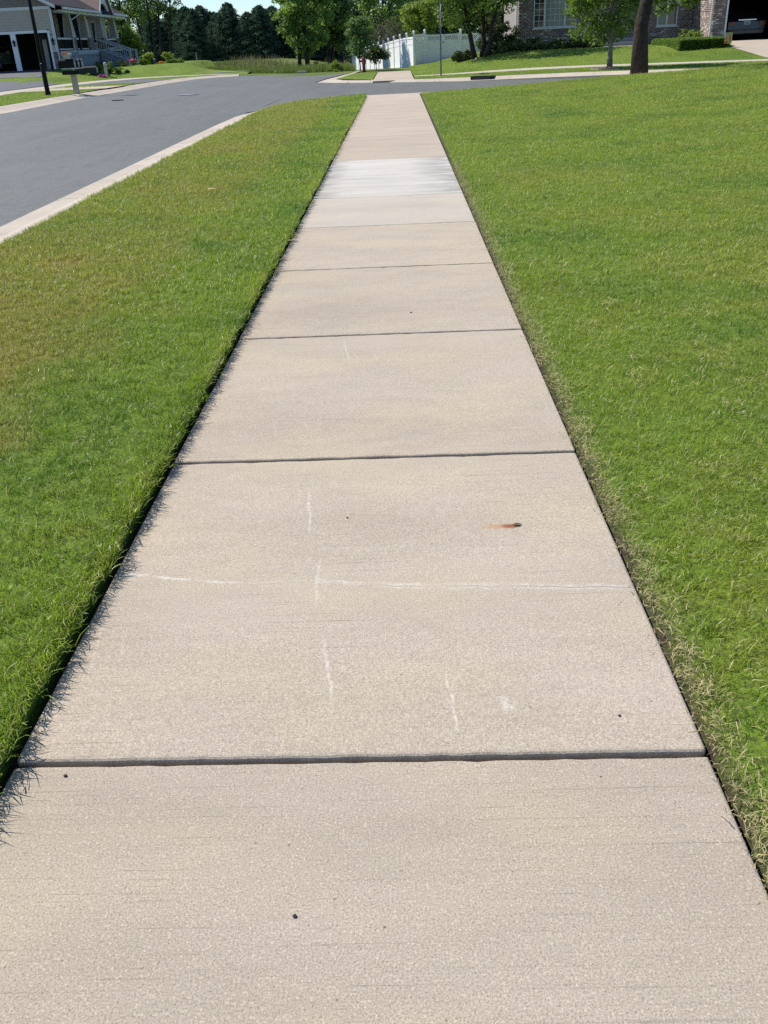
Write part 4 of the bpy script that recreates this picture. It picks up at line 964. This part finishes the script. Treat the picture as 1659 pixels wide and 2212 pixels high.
# hydrant
HY = mat('maroon_paint', (.16,.015,.03), .5, .15, 5)
hy = empty('fire_hydrant', (-1.80,53.6,-.10), 'maroon fire hydrant on the corner lawn before the white fence', 'hydrant')
MB().lathe([(.12,-.06),(.12,.05),(.085,.06),(.085,.42),(.11,.44),(.11,.50),(.095,.52),(.095,.66),(.085,.72),(.05,.78),(.02,.80)], 14).build('barrel', HY, hy, smooth=False)
MB().tube([(0,-.0,.58),(-.17,-.0,.58)], .055, 10).build('outlet', HY, hy); MB().tube([(-.17,0,.58),(-.205,0,.58)], .068, 8).build('outlet_cap', HY, hy)
MB().tube([(0,0,.58),(.13,0,.58)], .045, 10).build('outlet', HY, hy); MB().lathe([(.025,.79),(.025,.86)], 5).build('top_nut', HY, hy); MB().lathe([(.125,-.02),(.125,.09)], 12).build('base_flange', BLACK, hy)
# mailboxes on one stand
MBW = mat('weathered_post', (.42,.37,.30), .85, .18, 6, .5, 30); MOT = mat('glare_mottle', (.45,.44,.40), .6, .5, 22, blotch=(.05,.05,.05))  # pale mottling puts glare into the colour of the mailbox doors
ms = empty('mailbox_stand', (-13.45,40.84,.055), 'weathered post carrying black mailboxes beside the street lamp', 'mailbox stand', R(3))
MB().box(-.10,.10,-.10,.10,-.1,.72).build('post', MBW, ms); MB().box(-.36,.36,-.38,.42,.885,.925).build('shelf', MOT, ms); MB().box(-.05,.05,-.12,.12,.72,.885).build('bracket', MBW, ms)
def arch_prism(x0, x1, y0, y1, z0, z1, mt, name, par):
    r_ = (y1-y0)/2; yc_ = (y0+y1)/2; pts = [(x0,y1,z0),(x0,y0,z0)]+[(x0, yc_-r_*math.cos(a), z1-r_+r_*math.sin(a)) for a in np.linspace(0, math.pi, 9)]
    return MB().prism(pts, (x1-x0,0,0)).build(name, mt, par)
for i, y in enumerate((-.27, .02, .30)):
    lb = ['black arch-topped mailbox nearest on the shared stand', 'black arch-topped mailbox in the middle of the shared stand', 'black arch-topped mailbox farthest on the shared stand'][i]
    mbx = empty('mailbox', (-13.45+.06*i,40.84+y,.98), lb, 'mailbox', R(3), group='black mailboxes on the shared stand')
    arch_prism(-.42,.22,-.115,.115,.0,.33,BLACK,'body',mbx); arch_prism(.22,.235,-.11,.11,.01,.325,MOT,'door',mbx); MB().box(.235,.25,-.02,.02,.22,.26).build('handle', BLACK, mbx)
nb = empty('newspaper_box', (-13.47,40.78,.755), 'black open-ended newspaper box hung under the mailbox shelf', 'newspaper box', R(3))
MB().box(-.32,.30,-.33,-.32,-.02,.13).box(-.32,.30,-.13,-.12,-.02,.13).box(-.32,.30,-.32,-.13,-.02,-.01).box(-.32,.30,-.32,-.13,.12,.13).build('shell', BLACK, nb); MB().box(-.32,-.31,-.32,-.13,-.01,.12).build('back_panel', BLACK, nb)
pb = empty('flower_box', (-13.52,40.60,1.31), 'beige flower box with orange and white blooms on the nearest mailbox', 'planter', R(3))
MB().add([(-.10,-.07,0),(.14,-.07,0),(.14,.07,0),(-.10,.07,0),(-.15,-.10,.17),(.19,-.10,.17),(.19,.10,.17),(-.15,.10,.17)], [(0,3,2,1),(4,5,6,7),(0,1,5,4),(1,2,6,5),(2,3,7,6),(3,0,4,7)]).build('tub', mat('beige_plastic', (.36,.35,.31), .6, .06), pb)
P = np.c_[rng.uniform(-.16,.04,160), rng.uniform(-.1,.1,160), .17+rng.uniform(0,1,160)*.06]; leaf_mesh('orange_blooms', P, .05, LF['orange'], pb, 1.)
P = np.c_[rng.uniform(.03,.2,90), rng.uniform(-.1,.1,90), .17+rng.uniform(0,1,90)*.035]; leaf_mesh('white_blooms', P, .05, LF['white'], pb, 1.)
# utility cabinet and marker pedestal
uc = empty('utility_cabinet', (-18.85,60.1,.33), 'dark green utility cabinet with a slanted lid behind the mailboxes', 'utility cabinet', R(4))
DG = mat('cabinet_green', (.022,.03,.026), .6, .12, 4, spec=.2)
MB().prism([(-.55,-.35,-.1),(-.55,-.35,.42),(-.55,.0,.52),(-.55,.35,.52),(-.55,.35,-.1)], (1.1,0,0)).build('case', DG, uc); MB().box(-.57,.57,.0,.37,.521,.55).build('lid', DG, uc); MB().box(.551,.556,-.2,.2,.12,.42).build('data_plate', MOT, uc)
up_ = empty('utility_pedestal', (-17.75,60.1,.28), 'pale green round-topped utility pedestal beside pink flowers', 'utility pedestal')
MB().lathe([(.09,-.1),(.09,.52),(.10,.53),(.10,.64),(.085,.69),(.04,.715)], 12).build('cover', mat('pale_green_plastic', (.36,.41,.37), .6, .05), up_); MB().box(-.03,.03,-.108,-.099,.4,.52).build('label_plate', mat('rust_label', (.30,.12,.08), .6), up_)
# bin, stakes, boulders, manhole, ball
bn = empty('blue_bin', (-17.2,69.9,.55), 'small blue bin standing by the orange flowers', 'bin'); MB().lathe([(.13,0),(.16,.36),(.175,.36),(.175,.39)], 12).build('tub', mat('blue_plastic', (.03,.09,.28), .5), bn); MB().lathe([(.175,.39),(.17,.43),(.05,.46)], 12).build('lid', mat('white_plastic', (.55,.6,.65), .5), bn)
def stake(loc, h, r_, mt, lb):
    o = MB().tube([(0,0,-.2),(.01,0,h*.5),(-.015,0,h)], [r_,r_,r_*.8], 6).build('stake', mt); o.location = loc; tag(o, lb, 'stake')
stake((-16.8,83.3,.1), 1.15, .035, MBW, 'thin pale stake standing alone in the field'); stake((-19.06,85.9,.28), .5, .05, BARK, 'short dark stake left in the field')
ROCK = mat('granite', (.30,.28,.27), .9, .3, 6, .7, 20)
def boulder(loc, s, lb, grp='boulders by the garden bed'):
    bm = bmesh.new(); bmesh.ops.create_icosphere(bm, subdivisions=3, radius=1); ph = rng.uniform(0, 6, 6)
    for v in bm.verts:
        c = v.co; k = 1+.13*math.sin(3*c.x+ph[0])+.12*math.sin(4*c.y+ph[1])+.09*math.sin(5*c.z+ph[2])+.05*math.sin(11*c.x+7*c.z+ph[3]); v.co = Vector((c.x*s[0]*k, c.y*s[1]*k, c.z*s[2]*k))
    me = bpy.data.meshes.new('boulder'); bm.to_mesh(me); bm.free(); me.materials.append(ROCK); o = bpy.data.objects.new('boulder', me); COL.objects.link(o); o.location = loc; tag(o, lb, 'boulder', grp)
boulder((-16.75,63.6,.36), (.34,.28,.24), 'larger grey boulder left in the garden bed'); boulder((-16.1,63.4,.24), (.28,.22,.17), 'lower grey boulder right in the garden bed')
mh = empty('manhole_cover', (-7.9,36.6,float(z_road(-7.9,36.6))+.008), 'round iron manhole cover set in the street', 'manhole cover')
MB().lathe([(.40,-.02),(.40,.006)], 24).build('ring', mat('worn_iron', (.12,.115,.11), .6, .2, 8), mh); MB().lathe([(.33,.0),(.33,.011)], 24).build('lid', mat('bright_iron', (.26,.25,.24), .45, .2, 8), mh)
ub = MB().lathe([(.10,-.02),(.10,.012)], 14).build('street_disc', BLACK); ub.location = (-10.1,35.0,float(z_road(-10.1,35.))+.004); ub.scale = (2.2,1.2,1); tag(ub, 'small dark oval disc on the street before the mailboxes', 'valve cover')  # flat dark oval laid on the asphalt
bl = MB().lathe([(.005,-.05),(.035,-.035),(.05,0),(.035,.035),(.005,.05)], 12).build('white_ball', WHITE, smooth=True); bl.location = (3.68,46.3,.46); tag(bl, 'small white ball at the foot of the three-stemmed tree', 'ball')
fl = empty('garden_flag', (13.55,41.2,.42), 'small floral garden flag hanging at the end of the hedge', 'flag')
m_, t, b = newmat('floral_print'); p = nd(t, 'ShaderNodeTexCoord').outputs['Object']
v1 = nd(t, 'ShaderNodeTexVoronoi', {'Vector': p, 'Scale': 11.}); col = mix(t, mr(t, noise(t, p, 9, 4), .42, .58), (.42,.06,.06), (.50,.44,.16)); col = mix(t, mr(t, nd(t, 'ShaderNodeSeparateXYZ', {0: p}).outputs[2], .42, .62, 0, .8), col, (.33,.36,.14)); col = mix(t, mr(t, v1.outputs[0], .1, .3, .6, 0), col, (.50,.25,.25)); t.links.new(col, b.inputs['Base Color']); b.inputs['Roughness'].default_value = .9
MB().box(-.14,.16,-.006,.006,.26,.66).build('cloth', m_, fl); MB().tube([(-.17,0,-.1),(-.17,0,.69),(.17,0,.69)], .008, 6).build('stand', BLACK, fl)
SL0 = mat('weathered_edging', (.26,.255,.25), .8, .2, 9)
sdn = empty('kerb_box', (3.28,37.06,float(z_right(3.28,37.06))+.0), 'plain dark box set in the far kerb by the stop sign', 'storm drain', R(-30))  # plain dark box laid over the kerb and gutter
MB().box(-.45,.45,-.33,.05,-.12,.022).build('box_body', BLACK, sdn, bevel=.02); MB().box(-.36,.36,-.345,-.331,-.10,-.02).build('box_front', mat('matt_black', (.02,.02,.02), .8), sdn)
# mulch ring round the young maple
mr_ = empty('mulch_ring', (7.85,36.75,.105), 'brown mulch ring with pale edging round the young maple', 'planting bed')
MB().lathe([(.62,-.1),(.61,.03),(.3,.07),(.05,.10)], 28).build('mulch', mat('bark_mulch', (.10,.06,.04), .95, .4, 14, .9, 40), mr_)
ed = MB(); pts = [(.66*math.cos(a), .66*math.sin(a), .02) for a in np.linspace(0, 2*math.pi, 33)]; ed.tube(pts, .026, 6, False); ed.build('edging', SL0, mr_)

# ------------------------------------------------------------------ trees
tree('poplar_tree', (-5.75,63.7,-.30), 9.5, 5.2, (1.85,1.85,4.4), .13, 90, 10500, .23, LF['poplar'], 'large light green poplar standing at the left of the grove', off=(-.05,0), cr_=.55, stems=[(0,0,0,0),(-.55,.4,-.5,.2)])
tree('poplar_tree', (-4.9,70.2,-.42), 6.2, 3.9, (1.05,1.1,2.4), .07, 46, 3600, .21, LF['poplar'], 'slim two-stemmed poplar left of the middle of the grove', cr_=.5, stems=[(0,0,.1,0),(.17,.1,.3,.2)], group='slim poplars of the grove')
tree('poplar_tree', (-4.45,70.6,-.44), 5.8, 3.6, (.85,1.0,2.1), .08, 46, 3600, .21, LF['poplar'], 'slim straight poplar in the middle of the grove', cr_=.5, group='slim poplars of the grove')
tree('poplar_tree', (-4.0,71.2,-.46), 5.6, 3.4, (.9,1.0,2.1), .07, 46, 3600, .21, LF['blue'], 'slim poplar at the right edge of the grove', cr_=.5, group='slim poplars of the grove', off=(.3,0))
tree('young_tree', (-2.10,55.2,-.16), 4, 1.85, (.72,.75,1.15), .035, 46, 5200, .12, LF['blue'], 'small bluish green tree behind the hydrant', cr_=.32, off=(.1,.1), inner=.2)
tree('young_tree', (-1.2,56.8,-.2), 2, .9, (.55,.5,.42), .03, 26, 2400, .11, LF['dark'], 'low dark sapling spreading before the white fence', cr_=.28, off=(0,0), inner=.2)
for x, y, h, lb, k in ((-8.2,92,9,'tall cottonwood rising left behind the grove','poplar'), (-3.4,90,10,'tall cottonwood in the middle behind the grove','blue'), (-1.2,87,10,'tall cottonwood right behind the grove, above the fence','poplar'), (.9,92,10,'tall cottonwood behind the yellow-green bush','blue')):
    tree('cottonwood', (x,y,-.8), h, h*.58, (1.9,1.9,h*.42), .16, 70, 7500, .22, LF[k], lb, cr_=.65, group='tall cottonwoods behind the grove')
tree('bare_thicket', (-.6,79.5,-.5), 4, 1.9, (1.7,1.2,1.75), .05, 60, 3600, .10, LF['brown'], 'brownish half-bare thicket behind the white fence', 'thicket', cr_=.45, bark=BARKG, stems=[(-.9,0,-1.2,0),(-.4,.1,-.5,.2),(.1,0,.1,0),(.6,.1,.8,0),(1.0,0,1.4,.1),(-.1,.4,-.2,.5)], tz=3.2)
tree('young_tree', (1.55,62.6,.1), 4.5, 2.5, (1.05,1.0,1.2), .06, 50, 6000, .13, LF['lime'], 'yellow-green tree peeping over the white fence corner', cr_=.4, inner=.3)
tree('young_tree', (3.0,66,.3), 6, 3.6, (1.9,1.4,2.2), .09, 60, 6500, .16, LF['lime'], 'tall yellow-green tree behind the fence gate', cr_=.55)
tree('river_birch', (3.85,46.85,.45), 7, 4.0, (2.75,2.5,2.75), .13, 140, 14500, .14, LF['maple'], 'three-stemmed tree with drooping leaves before the fence gate', cr_=.55, stems=[(-.18,0,-1.0,.1),(.16,.1,.35,.3),(.3,-.05,1.3,-.2)], droop=.5, inner=.45, off=(-.15,0), tz=4.2)
tree('maple_tree', (7.85,36.75,.14), 6, 2.8, (1.8,1.7,2.05), .095, 110, 12000, .14, LF['maple'], 'young maple with a dense low crown in the mulch ring', cr_=.42, off=(-.12,0), bark=BARKG, inner=.3, tz=3.6)
bt = tree('street_tree', (7.22,29.6,.10), 11, 8.2, (3.0,2.9,3.5), .222, 120, 12000, .14, LF['maple'], 'big dark trunk of a street tree on the edge of the near lawn', cr_=.75, off=(.2,.1), inner=.4, tz=8.4)
P, v, Cc = clumps(16, 1300, (1.25,1.2,2.05), (.75,.6,.36), .26); leaf_mesh('low_branch_leaves', P, .11, LF['maple'], bt, var=v)
mb = MB(); [limb(mb, (.0,.1,3.6), c, .05, .008) for c in Cc[:7]]; mb.build('low_branch', BARK, bt)
# left: garden trees and shrubs
tree('young_tree', (-20.0,75.6,.6), 3.2, 1.6, (.72,.72,1.0), .05, 50, 5200, .12, LF['lime'], 'small bright green tree past the porch stairs', cr_=.34, inner=.25)
tree('shade_tree', (-25.2,93,.4), 9, 5.6, (2.6,2,3.2), .15, 80, 8500, .2, LF['poplar'], 'tall light green tree behind the grey house roof', cr_=.65)
tree('shade_tree', (-25.5,106,.3), 10, 6.6, (4.0,2.4,3.0), .16, 90, 8000, .22, LF['blue'], 'thin-crowned tree with bare dark stems behind the lamp post', cr_=.6, stems=[(-1.3,0,-2,0),(-.2,0,-.4,0),(.5,0,.9,0),(1.3,0,2.4,0)], tz=8)
def shrub(name, loc, rad, n, size, mt, lb, cat='shrub', grp=None, cr_=.16, k=22):
    r = empty(name, loc, lb, cat, group=grp); P, v, Cc = clumps(k, n, (0,0,rad[2]*.85), rad, cr_*max(rad)/.4*.8, .35, 0); leaf_mesh('foliage', P, size, mt, r, var=v)
    mb = MB(); [limb(mb, (rng.normal(0,.03),rng.normal(0,.03),-.05), c, .014, .005, k=3, n=5) for c in Cc[:9]]; mb.build('stems', BARK, r); return r
shrub('lilac_bush', (-17.0,68.0,.60), (.36,.4,.48), 1700, .10, LF['lime'], 'tall pale green shrub left of the blue bin', k=26)
shrub('lilac_bush', (-16.35,70.8,.48), (.40,.45,.50), 1700, .10, LF['lime'], 'tall pale green shrub right of the second lamp post', k=26)
shrub('garden_bush', (-16.0,71.6,.40), (.62,.6,.33), 2400, .10, LF['poplar'], 'wide rounded shrub right of the orange flowers', k=26)
shrub('garden_bush', (-17.0,66.2,.52), (.34,.34,.30), 1300, .08, LF['hedge'], 'rounded green bush behind the boulders')
shrub('garden_bush', (-17.55,64.3,.5), (.26,.26,.18), 800, .07, LF['lime'], 'low bright bush left of the boulders')
shrub('flower_clump', (-16.75,70.0,.48), (.30,.22,.17), 700, .06, LF['orange'], 'clump of orange flowers beside the blue bin', 'flowers')
pp = empty('flower_pot', (-17.7,66.2,.62), 'pot of magenta flowers at the foot of the porch stairs', 'flower pot'); MB().lathe([(.11,-.05),(.15,.20),(.16,.22)], 12).build('pot', STONES[0], pp)
P = np.c_[rng.normal(0,.11,320), rng.normal(0,.11,320), .30+np.abs(rng.normal(0,.07,320))]; leaf_mesh('blooms', P, .055, LF['magenta'], pp, 1.); P = np.c_[rng.normal(0,.10,160), rng.normal(0,.10,160), .24+rng.normal(0,.03,160)]; leaf_mesh('leaves', P, .055, LF['poplar'], pp)
shrub('flower_clump', (-17.9,59.7,.20), (.36,.16,.09), 1500, .035, LF['pink'], 'low mound of pink flowers beside the utility pedestal', 'flowers', k=30, cr_=.12)
shrub('yellow_perennial', (-18.7,59.5,.28), (.14,.12,.10), 300, .05, LF['yellow'], 'tiny pale yellow plant in front of the utility cabinet', 'plant')
for (x, y, z), rad, n, lb, m_ in (((-18.5,61.0,.50),(.27,.25,.34),1600,'upright green bush between the utility cabinet and pedestal','hedge'), ((-17.75,61.0,.42),(.25,.25,.30),1500,'green bush just right of the utility pedestal','hedge'), ((-17.25,61.2,.36),(.26,.22,.20),1200,'lower green bush at the right end of the planting','poplar'), ((-16.85,61.4,.32),(.20,.18,.11),800,'smallest tuft ending the row of bushes','blue'),
                              ((-18.9,62.6,.62),(.24,.24,.22),1100,'dark purplish bush under the porch, left one','dark'), ((-17.9,64.1,.58),(.34,.28,.26),1300,'dark bush under the porch stairs, right one','dark')):
    shrub('garden_bush', (x,y,z), rad, n, .06, LF[m_], lb, grp='bushes before the grey house')
# evergreens: three kinds copied along the wood's edge
def conifer(h, rb, seed):
    r = empty('spruce_tree', (0,0,0), 'x', 'tree', group='dark spruces along the far field edge')
    P, v = [], []; n = 190; mb = MB(); mb.tube([(0,0,-.3),(0,0,h*.5),(0,0,h*.97)], [.16,.10,.015], 8)
    for i in range(n):
        q = (i+rng.uniform())/n; z = h*(.03+.95*q**.95); L = rb*(1-q)**.45*rng.uniform(.72, 1.12)+.12; a = i*2.4+rng.normal(0, .3)
        k = int(26+40*L); s = rng.uniform(.15, 1, k)**.7; wd = .22*L*(1.1-s*.7)
        x = s*L; P.append(np.c_[math.cos(a)*x+rng.normal(0,1,k)*wd, math.sin(a)*x+rng.normal(0,1,k)*wd, z+x*.16-.22*s*s*L+rng.normal(0,.09,k)]); v.append(np.clip(.15+.7*s+rng.normal(0,.1,k), 0, 1)*rng.uniform(.5,1.1))
        if i % 5 == 0: mb.tube([(0,0,z),(math.cos(a)*L*.8, math.sin(a)*L*.8, z+L*.06)], [.03,.008], 5)
    leaf_mesh('crown', np.concatenate(P), .26, LF['needle'], r, aspect=.42, droop=.25, var=np.concatenate(v)); mb.build('trunk', BARK, r); return r
protos = [conifer(7.2, 3.1, 1), conifer(6.6, 3.3, 2), conifer(7.7, 2.9, 3)]
spots = []
for i in range(15): spots.append((-30.5+i*1.95+rng.normal(0,.35), 126+rng.normal(0,1.5), rng.uniform(.70,.86)))
for i in range(11): spots.append((-31.5+i*2.5+rng.normal(0,.5), 134+rng.normal(0,1.5), rng.uniform(.78,.92)))
for i in range(4): spots.append((-44+i*3.4, 118+rng.normal(0,2), rng.uniform(.8,.95)))
for i in range(5): spots.append((1.5+i*3.6, 118+rng.normal(0,2), rng.uniform(1.2,1.4)))
fr_n = ['first', 'second', 'third', 'fourth', 'fifth', 'sixth', 'seventh', 'eighth', 'ninth', 'tenth', 'eleventh', 'twelfth', 'thirteenth', 'fourteenth', 'fifteenth']
for i, (x, y, s) in enumerate(spots):
    o = protos[i] if i < 3 else copy_tree(protos[int(rng.integers(3))])
    o.location = (x, y, float(z_far(x, y))-.05); o.rotation_euler.z = rng.uniform(0, 6.28); o.scale = (s*rng.uniform(.92,1.1), s*rng.uniform(.92,1.1), s)
    o['label'] = ('dark spruce, %s from the left in the front row of the wood' % fr_n[i]) if i < 15 else ('dark spruce, %s from the left in the back row of the wood' % fr_n[i-15]) if i < 26 else ('dark spruce showing behind the grey house roof, %s from the left' % fr_n[i-26]) if i < 30 else 'tall dark spruce far behind the brick house and fence'
# tall prairie grass
def reeds(name, n, xr, yr, h, mt, label, cond=None):
    x = rng.uniform(*xr, n*2); y = rng.uniform(*yr, n*2)
    k = np.ones(len(x), bool) if cond is None else cond(x, y); x, y = x[k][:n], y[k][:n]; n = len(x)
    dens = np.sin(x*.9+2*np.sin(y*.31))*.5+.5; hh = h*rng.uniform(.5, 1.1, n)*(.62+.5*dens); z = z_far(x, y)-.03
    a = rng.uniform(0, 6.28, n); l = rng.normal(0, .38, n)*hh; wd = .010+.012*(y-50)/60
    sx, sy = np.cos(a)*wd, np.sin(a)*wd; tx, ty = x-np.sin(a)*l, y+np.cos(a)*l
    V = np.stack([np.c_[x-sx,y-sy,z], np.c_[x+sx,y+sy,z], np.c_[tx+sx*.4,ty+sy*.4,z+hh], np.c_[tx-sx*.4,ty-sy*.4,z+hh]], 1).reshape(-1, 3)
    o = npmesh(name, V, np.arange(4*n).reshape(n, 4), mt, None, {'var': np.repeat(np.clip(rng.normal(.45,.25,n)+.3*(dens-.5), 0, 1), 4)}); return tag(o, label, 'grass', kind='stuff')
pc = lambda x, y: (y > np.interp(x, [-16,-12.8,-10.5,-9,-7,-3], [78,71,64,60.5,58.6,57.2])) & (x < -2.4-.07*(y-57))
reeds('prairie_grass', 100000, (-16,-2.5), (57,92), .42, LF['reed'], 'tall uncut prairie grass between the street bend and the wood', pc)
reeds('seed_heads', 2500, (-14,-3), (70,95), .85, LF['tan'], 'tan seed heads standing above the prairie grass', lambda x, y: pc(x, y))
for i, (x, y) in enumerate(((-3.6,57.6),(-4.9,60.5))): shrub('garden_bush', (x,y,-.3), (.45,.4,.42), 1300, .10, LF[('lime','dark')[i]], ('bright low bush under the slim poplars','dark low bush beside the big poplar trunk')[i], grp='bushes under the grove')
SL = mat('pale_slab', (.36,.34,.31), .85, .15, 5)
def kerbstone(loc, s, lb):
    o = MB().box(-s[0]/2,s[0]/2,-s[1]/2,s[1]/2,-.1,s[2]).build('stone_slab', SL, bevel=.02); o.location = loc; tag(o, lb, 'stone slab')
kerbstone((-10.4,62.0,float(z_far(-10.4,62))), (2.1,.5,.14), 'flat pale stone slab at the edge of the tall grass'); kerbstone((-5.6,58.0,float(z_far(-5.6,58.))+.02), (.5,.3,.10), 'small pale slab at the kerb before the tall grass')
# dark shrubs and junipers by the brick house
for i, (x, y, z, h) in enumerate(((4.6,49.0,.58,1.7),(5.35,48.9,.60,1.5))):
    shrub('yew_bush', (x,y,float(z_right(x,y))), (.62,.5,h*.5), 4200, .09, LF['dark'], ('dark tall yew left of the white downspout','dark tall yew touching the white downspout')[i], 'shrub', 'dark yews at the house corner', k=40)
jl = ['low spreading juniper left of the three-stemmed tree','juniper just right of the three-stemmed tree','juniper before the dark yews','juniper below the left end of the brick wall','juniper under the left part of the large window','juniper under the middle of the large window','juniper under the right part of the large window','juniper behind the young maple','juniper at the right end of the foundation row']
for i, (x, y, z, rx, rz) in enumerate(((3.15,47.5,.40,.50,.24),(4.5,47.3,.46,.45,.22),(5.1,47.3,.48,.48,.25),(5.75,47.2,.50,.50,.25),(6.4,47.2,.52,.50,.26),(7.05,47.1,.54,.5,.22),(7.7,47.1,.55,.5,.22),(8.35,47.0,.56,.5,.23),(9.0,47.0,.58,.5,.22))):
    shrub('juniper_shrub', (x,y,float(z_right(x,y))-.04), (rx,.45,rz*1.15), 2600, .10, LF['juniper'], jl[i], 'shrub', 'junipers along the brick house', k=34, cr_=.13)
# clipped hedge
hg = empty('clipped_hedge', (11.68,41.5,.44), 'box-clipped green hedge in front of the garage corner', 'hedge')
hx, hy_, hz = 2.05, 4.5, .46; n = 15000
def face_pts(n, f):
    a, b = rng.uniform(0, 1, n), rng.uniform(0, 1, n); j = rng.normal(0, .018, n)
    return {'front': np.c_[a*hx, j, b*hz], 'left': np.c_[j, a*hy_, b*hz], 'top': np.c_[a*hx, b*hy_, hz+j], 'right': np.c_[hx+j, a*hy_, b*hz]}[f]
P = np.concatenate([face_pts(4000, 'front'), face_pts(5000, 'left'), face_pts(6500, 'top'), face_pts(3000, 'right')]); leaf_mesh('foliage', P, .055, LF['hedge'], hg)
MB().box(.03,hx-.03,.03,hy_-.03,-.2,hz-.03).build('dark_core', mat('hedge_core', (.03,.032,.015), .95, .4, 20), hg)  # solid dark box added inside the leaves to block see-through
for i, (x, y) in enumerate(((14.0,47.0),(13.75,47.6),(14.25,46.6))): shrub('tall_perennial', (x-.35,y-.25,.62), (.22,.2,.36), 650, .06, LF['lime'], ('pale feathery plant behind the middle of the hedge','pale feathery plant nearest the shaded brick wall','pale feathery plant against the sunlit brick wall')[i], 'plant', 'pale plants behind the hedge')
for o in [q for q in COL.objects if q.type == 'FONT']:       # lettering becomes plain mesh
    me = bpy.data.meshes.new_from_object(o); n_ = o.name; q = bpy.data.objects.new(n_+'_', me); COL.objects.link(q)
    q.parent = o.parent; q.location = o.location; q.rotation_euler = o.rotation_euler; q.scale = o.scale; bpy.data.objects.remove(o); q.name = n_
# ------------------------------------------------------------------ small things on the walk and lawn
def leaf_thing(loc, L, wd, c, lb, rz, cat='leaf', name='fallen_leaf'):
    mb = MB(); k = 6
    for i in range(k+1):
        q = i/k; w_ = wd*math.sin(math.pi*min(.97, max(.04, q)))**.8; z = .002+.003*math.sin(q*3.4+.4)
        mb.v += [(L*(q-.5), -w_/2, z+.002), (L*(q-.5), 0, z), (L*(q-.5), w_/2, z+.0015)]
    for i in range(k): mb.f += [(3*i,3*i+1,3*i+4,3*i+3), (3*i+1,3*i+2,3*i+5,3*i+4)]
    o = mb.build(name, mat('leaf_'+name, c, .7, .3, 60)); o.location = loc; o.rotation_euler.z = rz; return tag(o, lb, cat)
leaf_thing((.338,2.505,.0035), .03, .009, (.16,.06,.025), 'curled brown leaf scrap at the end of the rust stain', .15)
leaf_thing((-2.02,9.95,.085), .12, .05, (.55,.48,.22), 'pale yellow leaf lying on the strip lawn', .9, name='yellow_leaf')
def bit(name, x, y, s, c, lb, tw=False):
    if tw: o = MB().tube([(-s,0,.004),(0,s*.12,.006),(s,0,.003)], .0022, 5).build(name, mat('twig_dry', (.34,.28,.18), .8))
    else: o = MB().lathe([(.2*s,-.001),(s,.25*s),(.9*s,.7*s),(.3*s,1.0*s)], 7).build(name, mat('dark_grit', (.035,.03,.025), .8, .3, 90))
    o.location = (x, y, .0005 if y < 1.47 else .0005+.007*max(0, 1-(y-1.47)/1.6)); o.rotation_euler.z = rng.uniform(0, 3); tag(o, lb, 'twig' if tw else 'pebble')
bit('pebble', -.238, 1.074, .0042, 0, 'lone black pebble near the bottom of the walk'); bit('pebble', -.783, 1.44, .0042, 0, 'dark pebble at the joint near the left grass')
bit('pebble', .461, 1.582, .0035, 0, 'small dark pebble right on the second slab'); bit('pebble', -.216, 2.593, .0038, 0, 'dark speck of grit in the middle of the second slab'); bit('pebble', .033, 5.077, .007, 0, 'dark pebble near the right of a far slab')
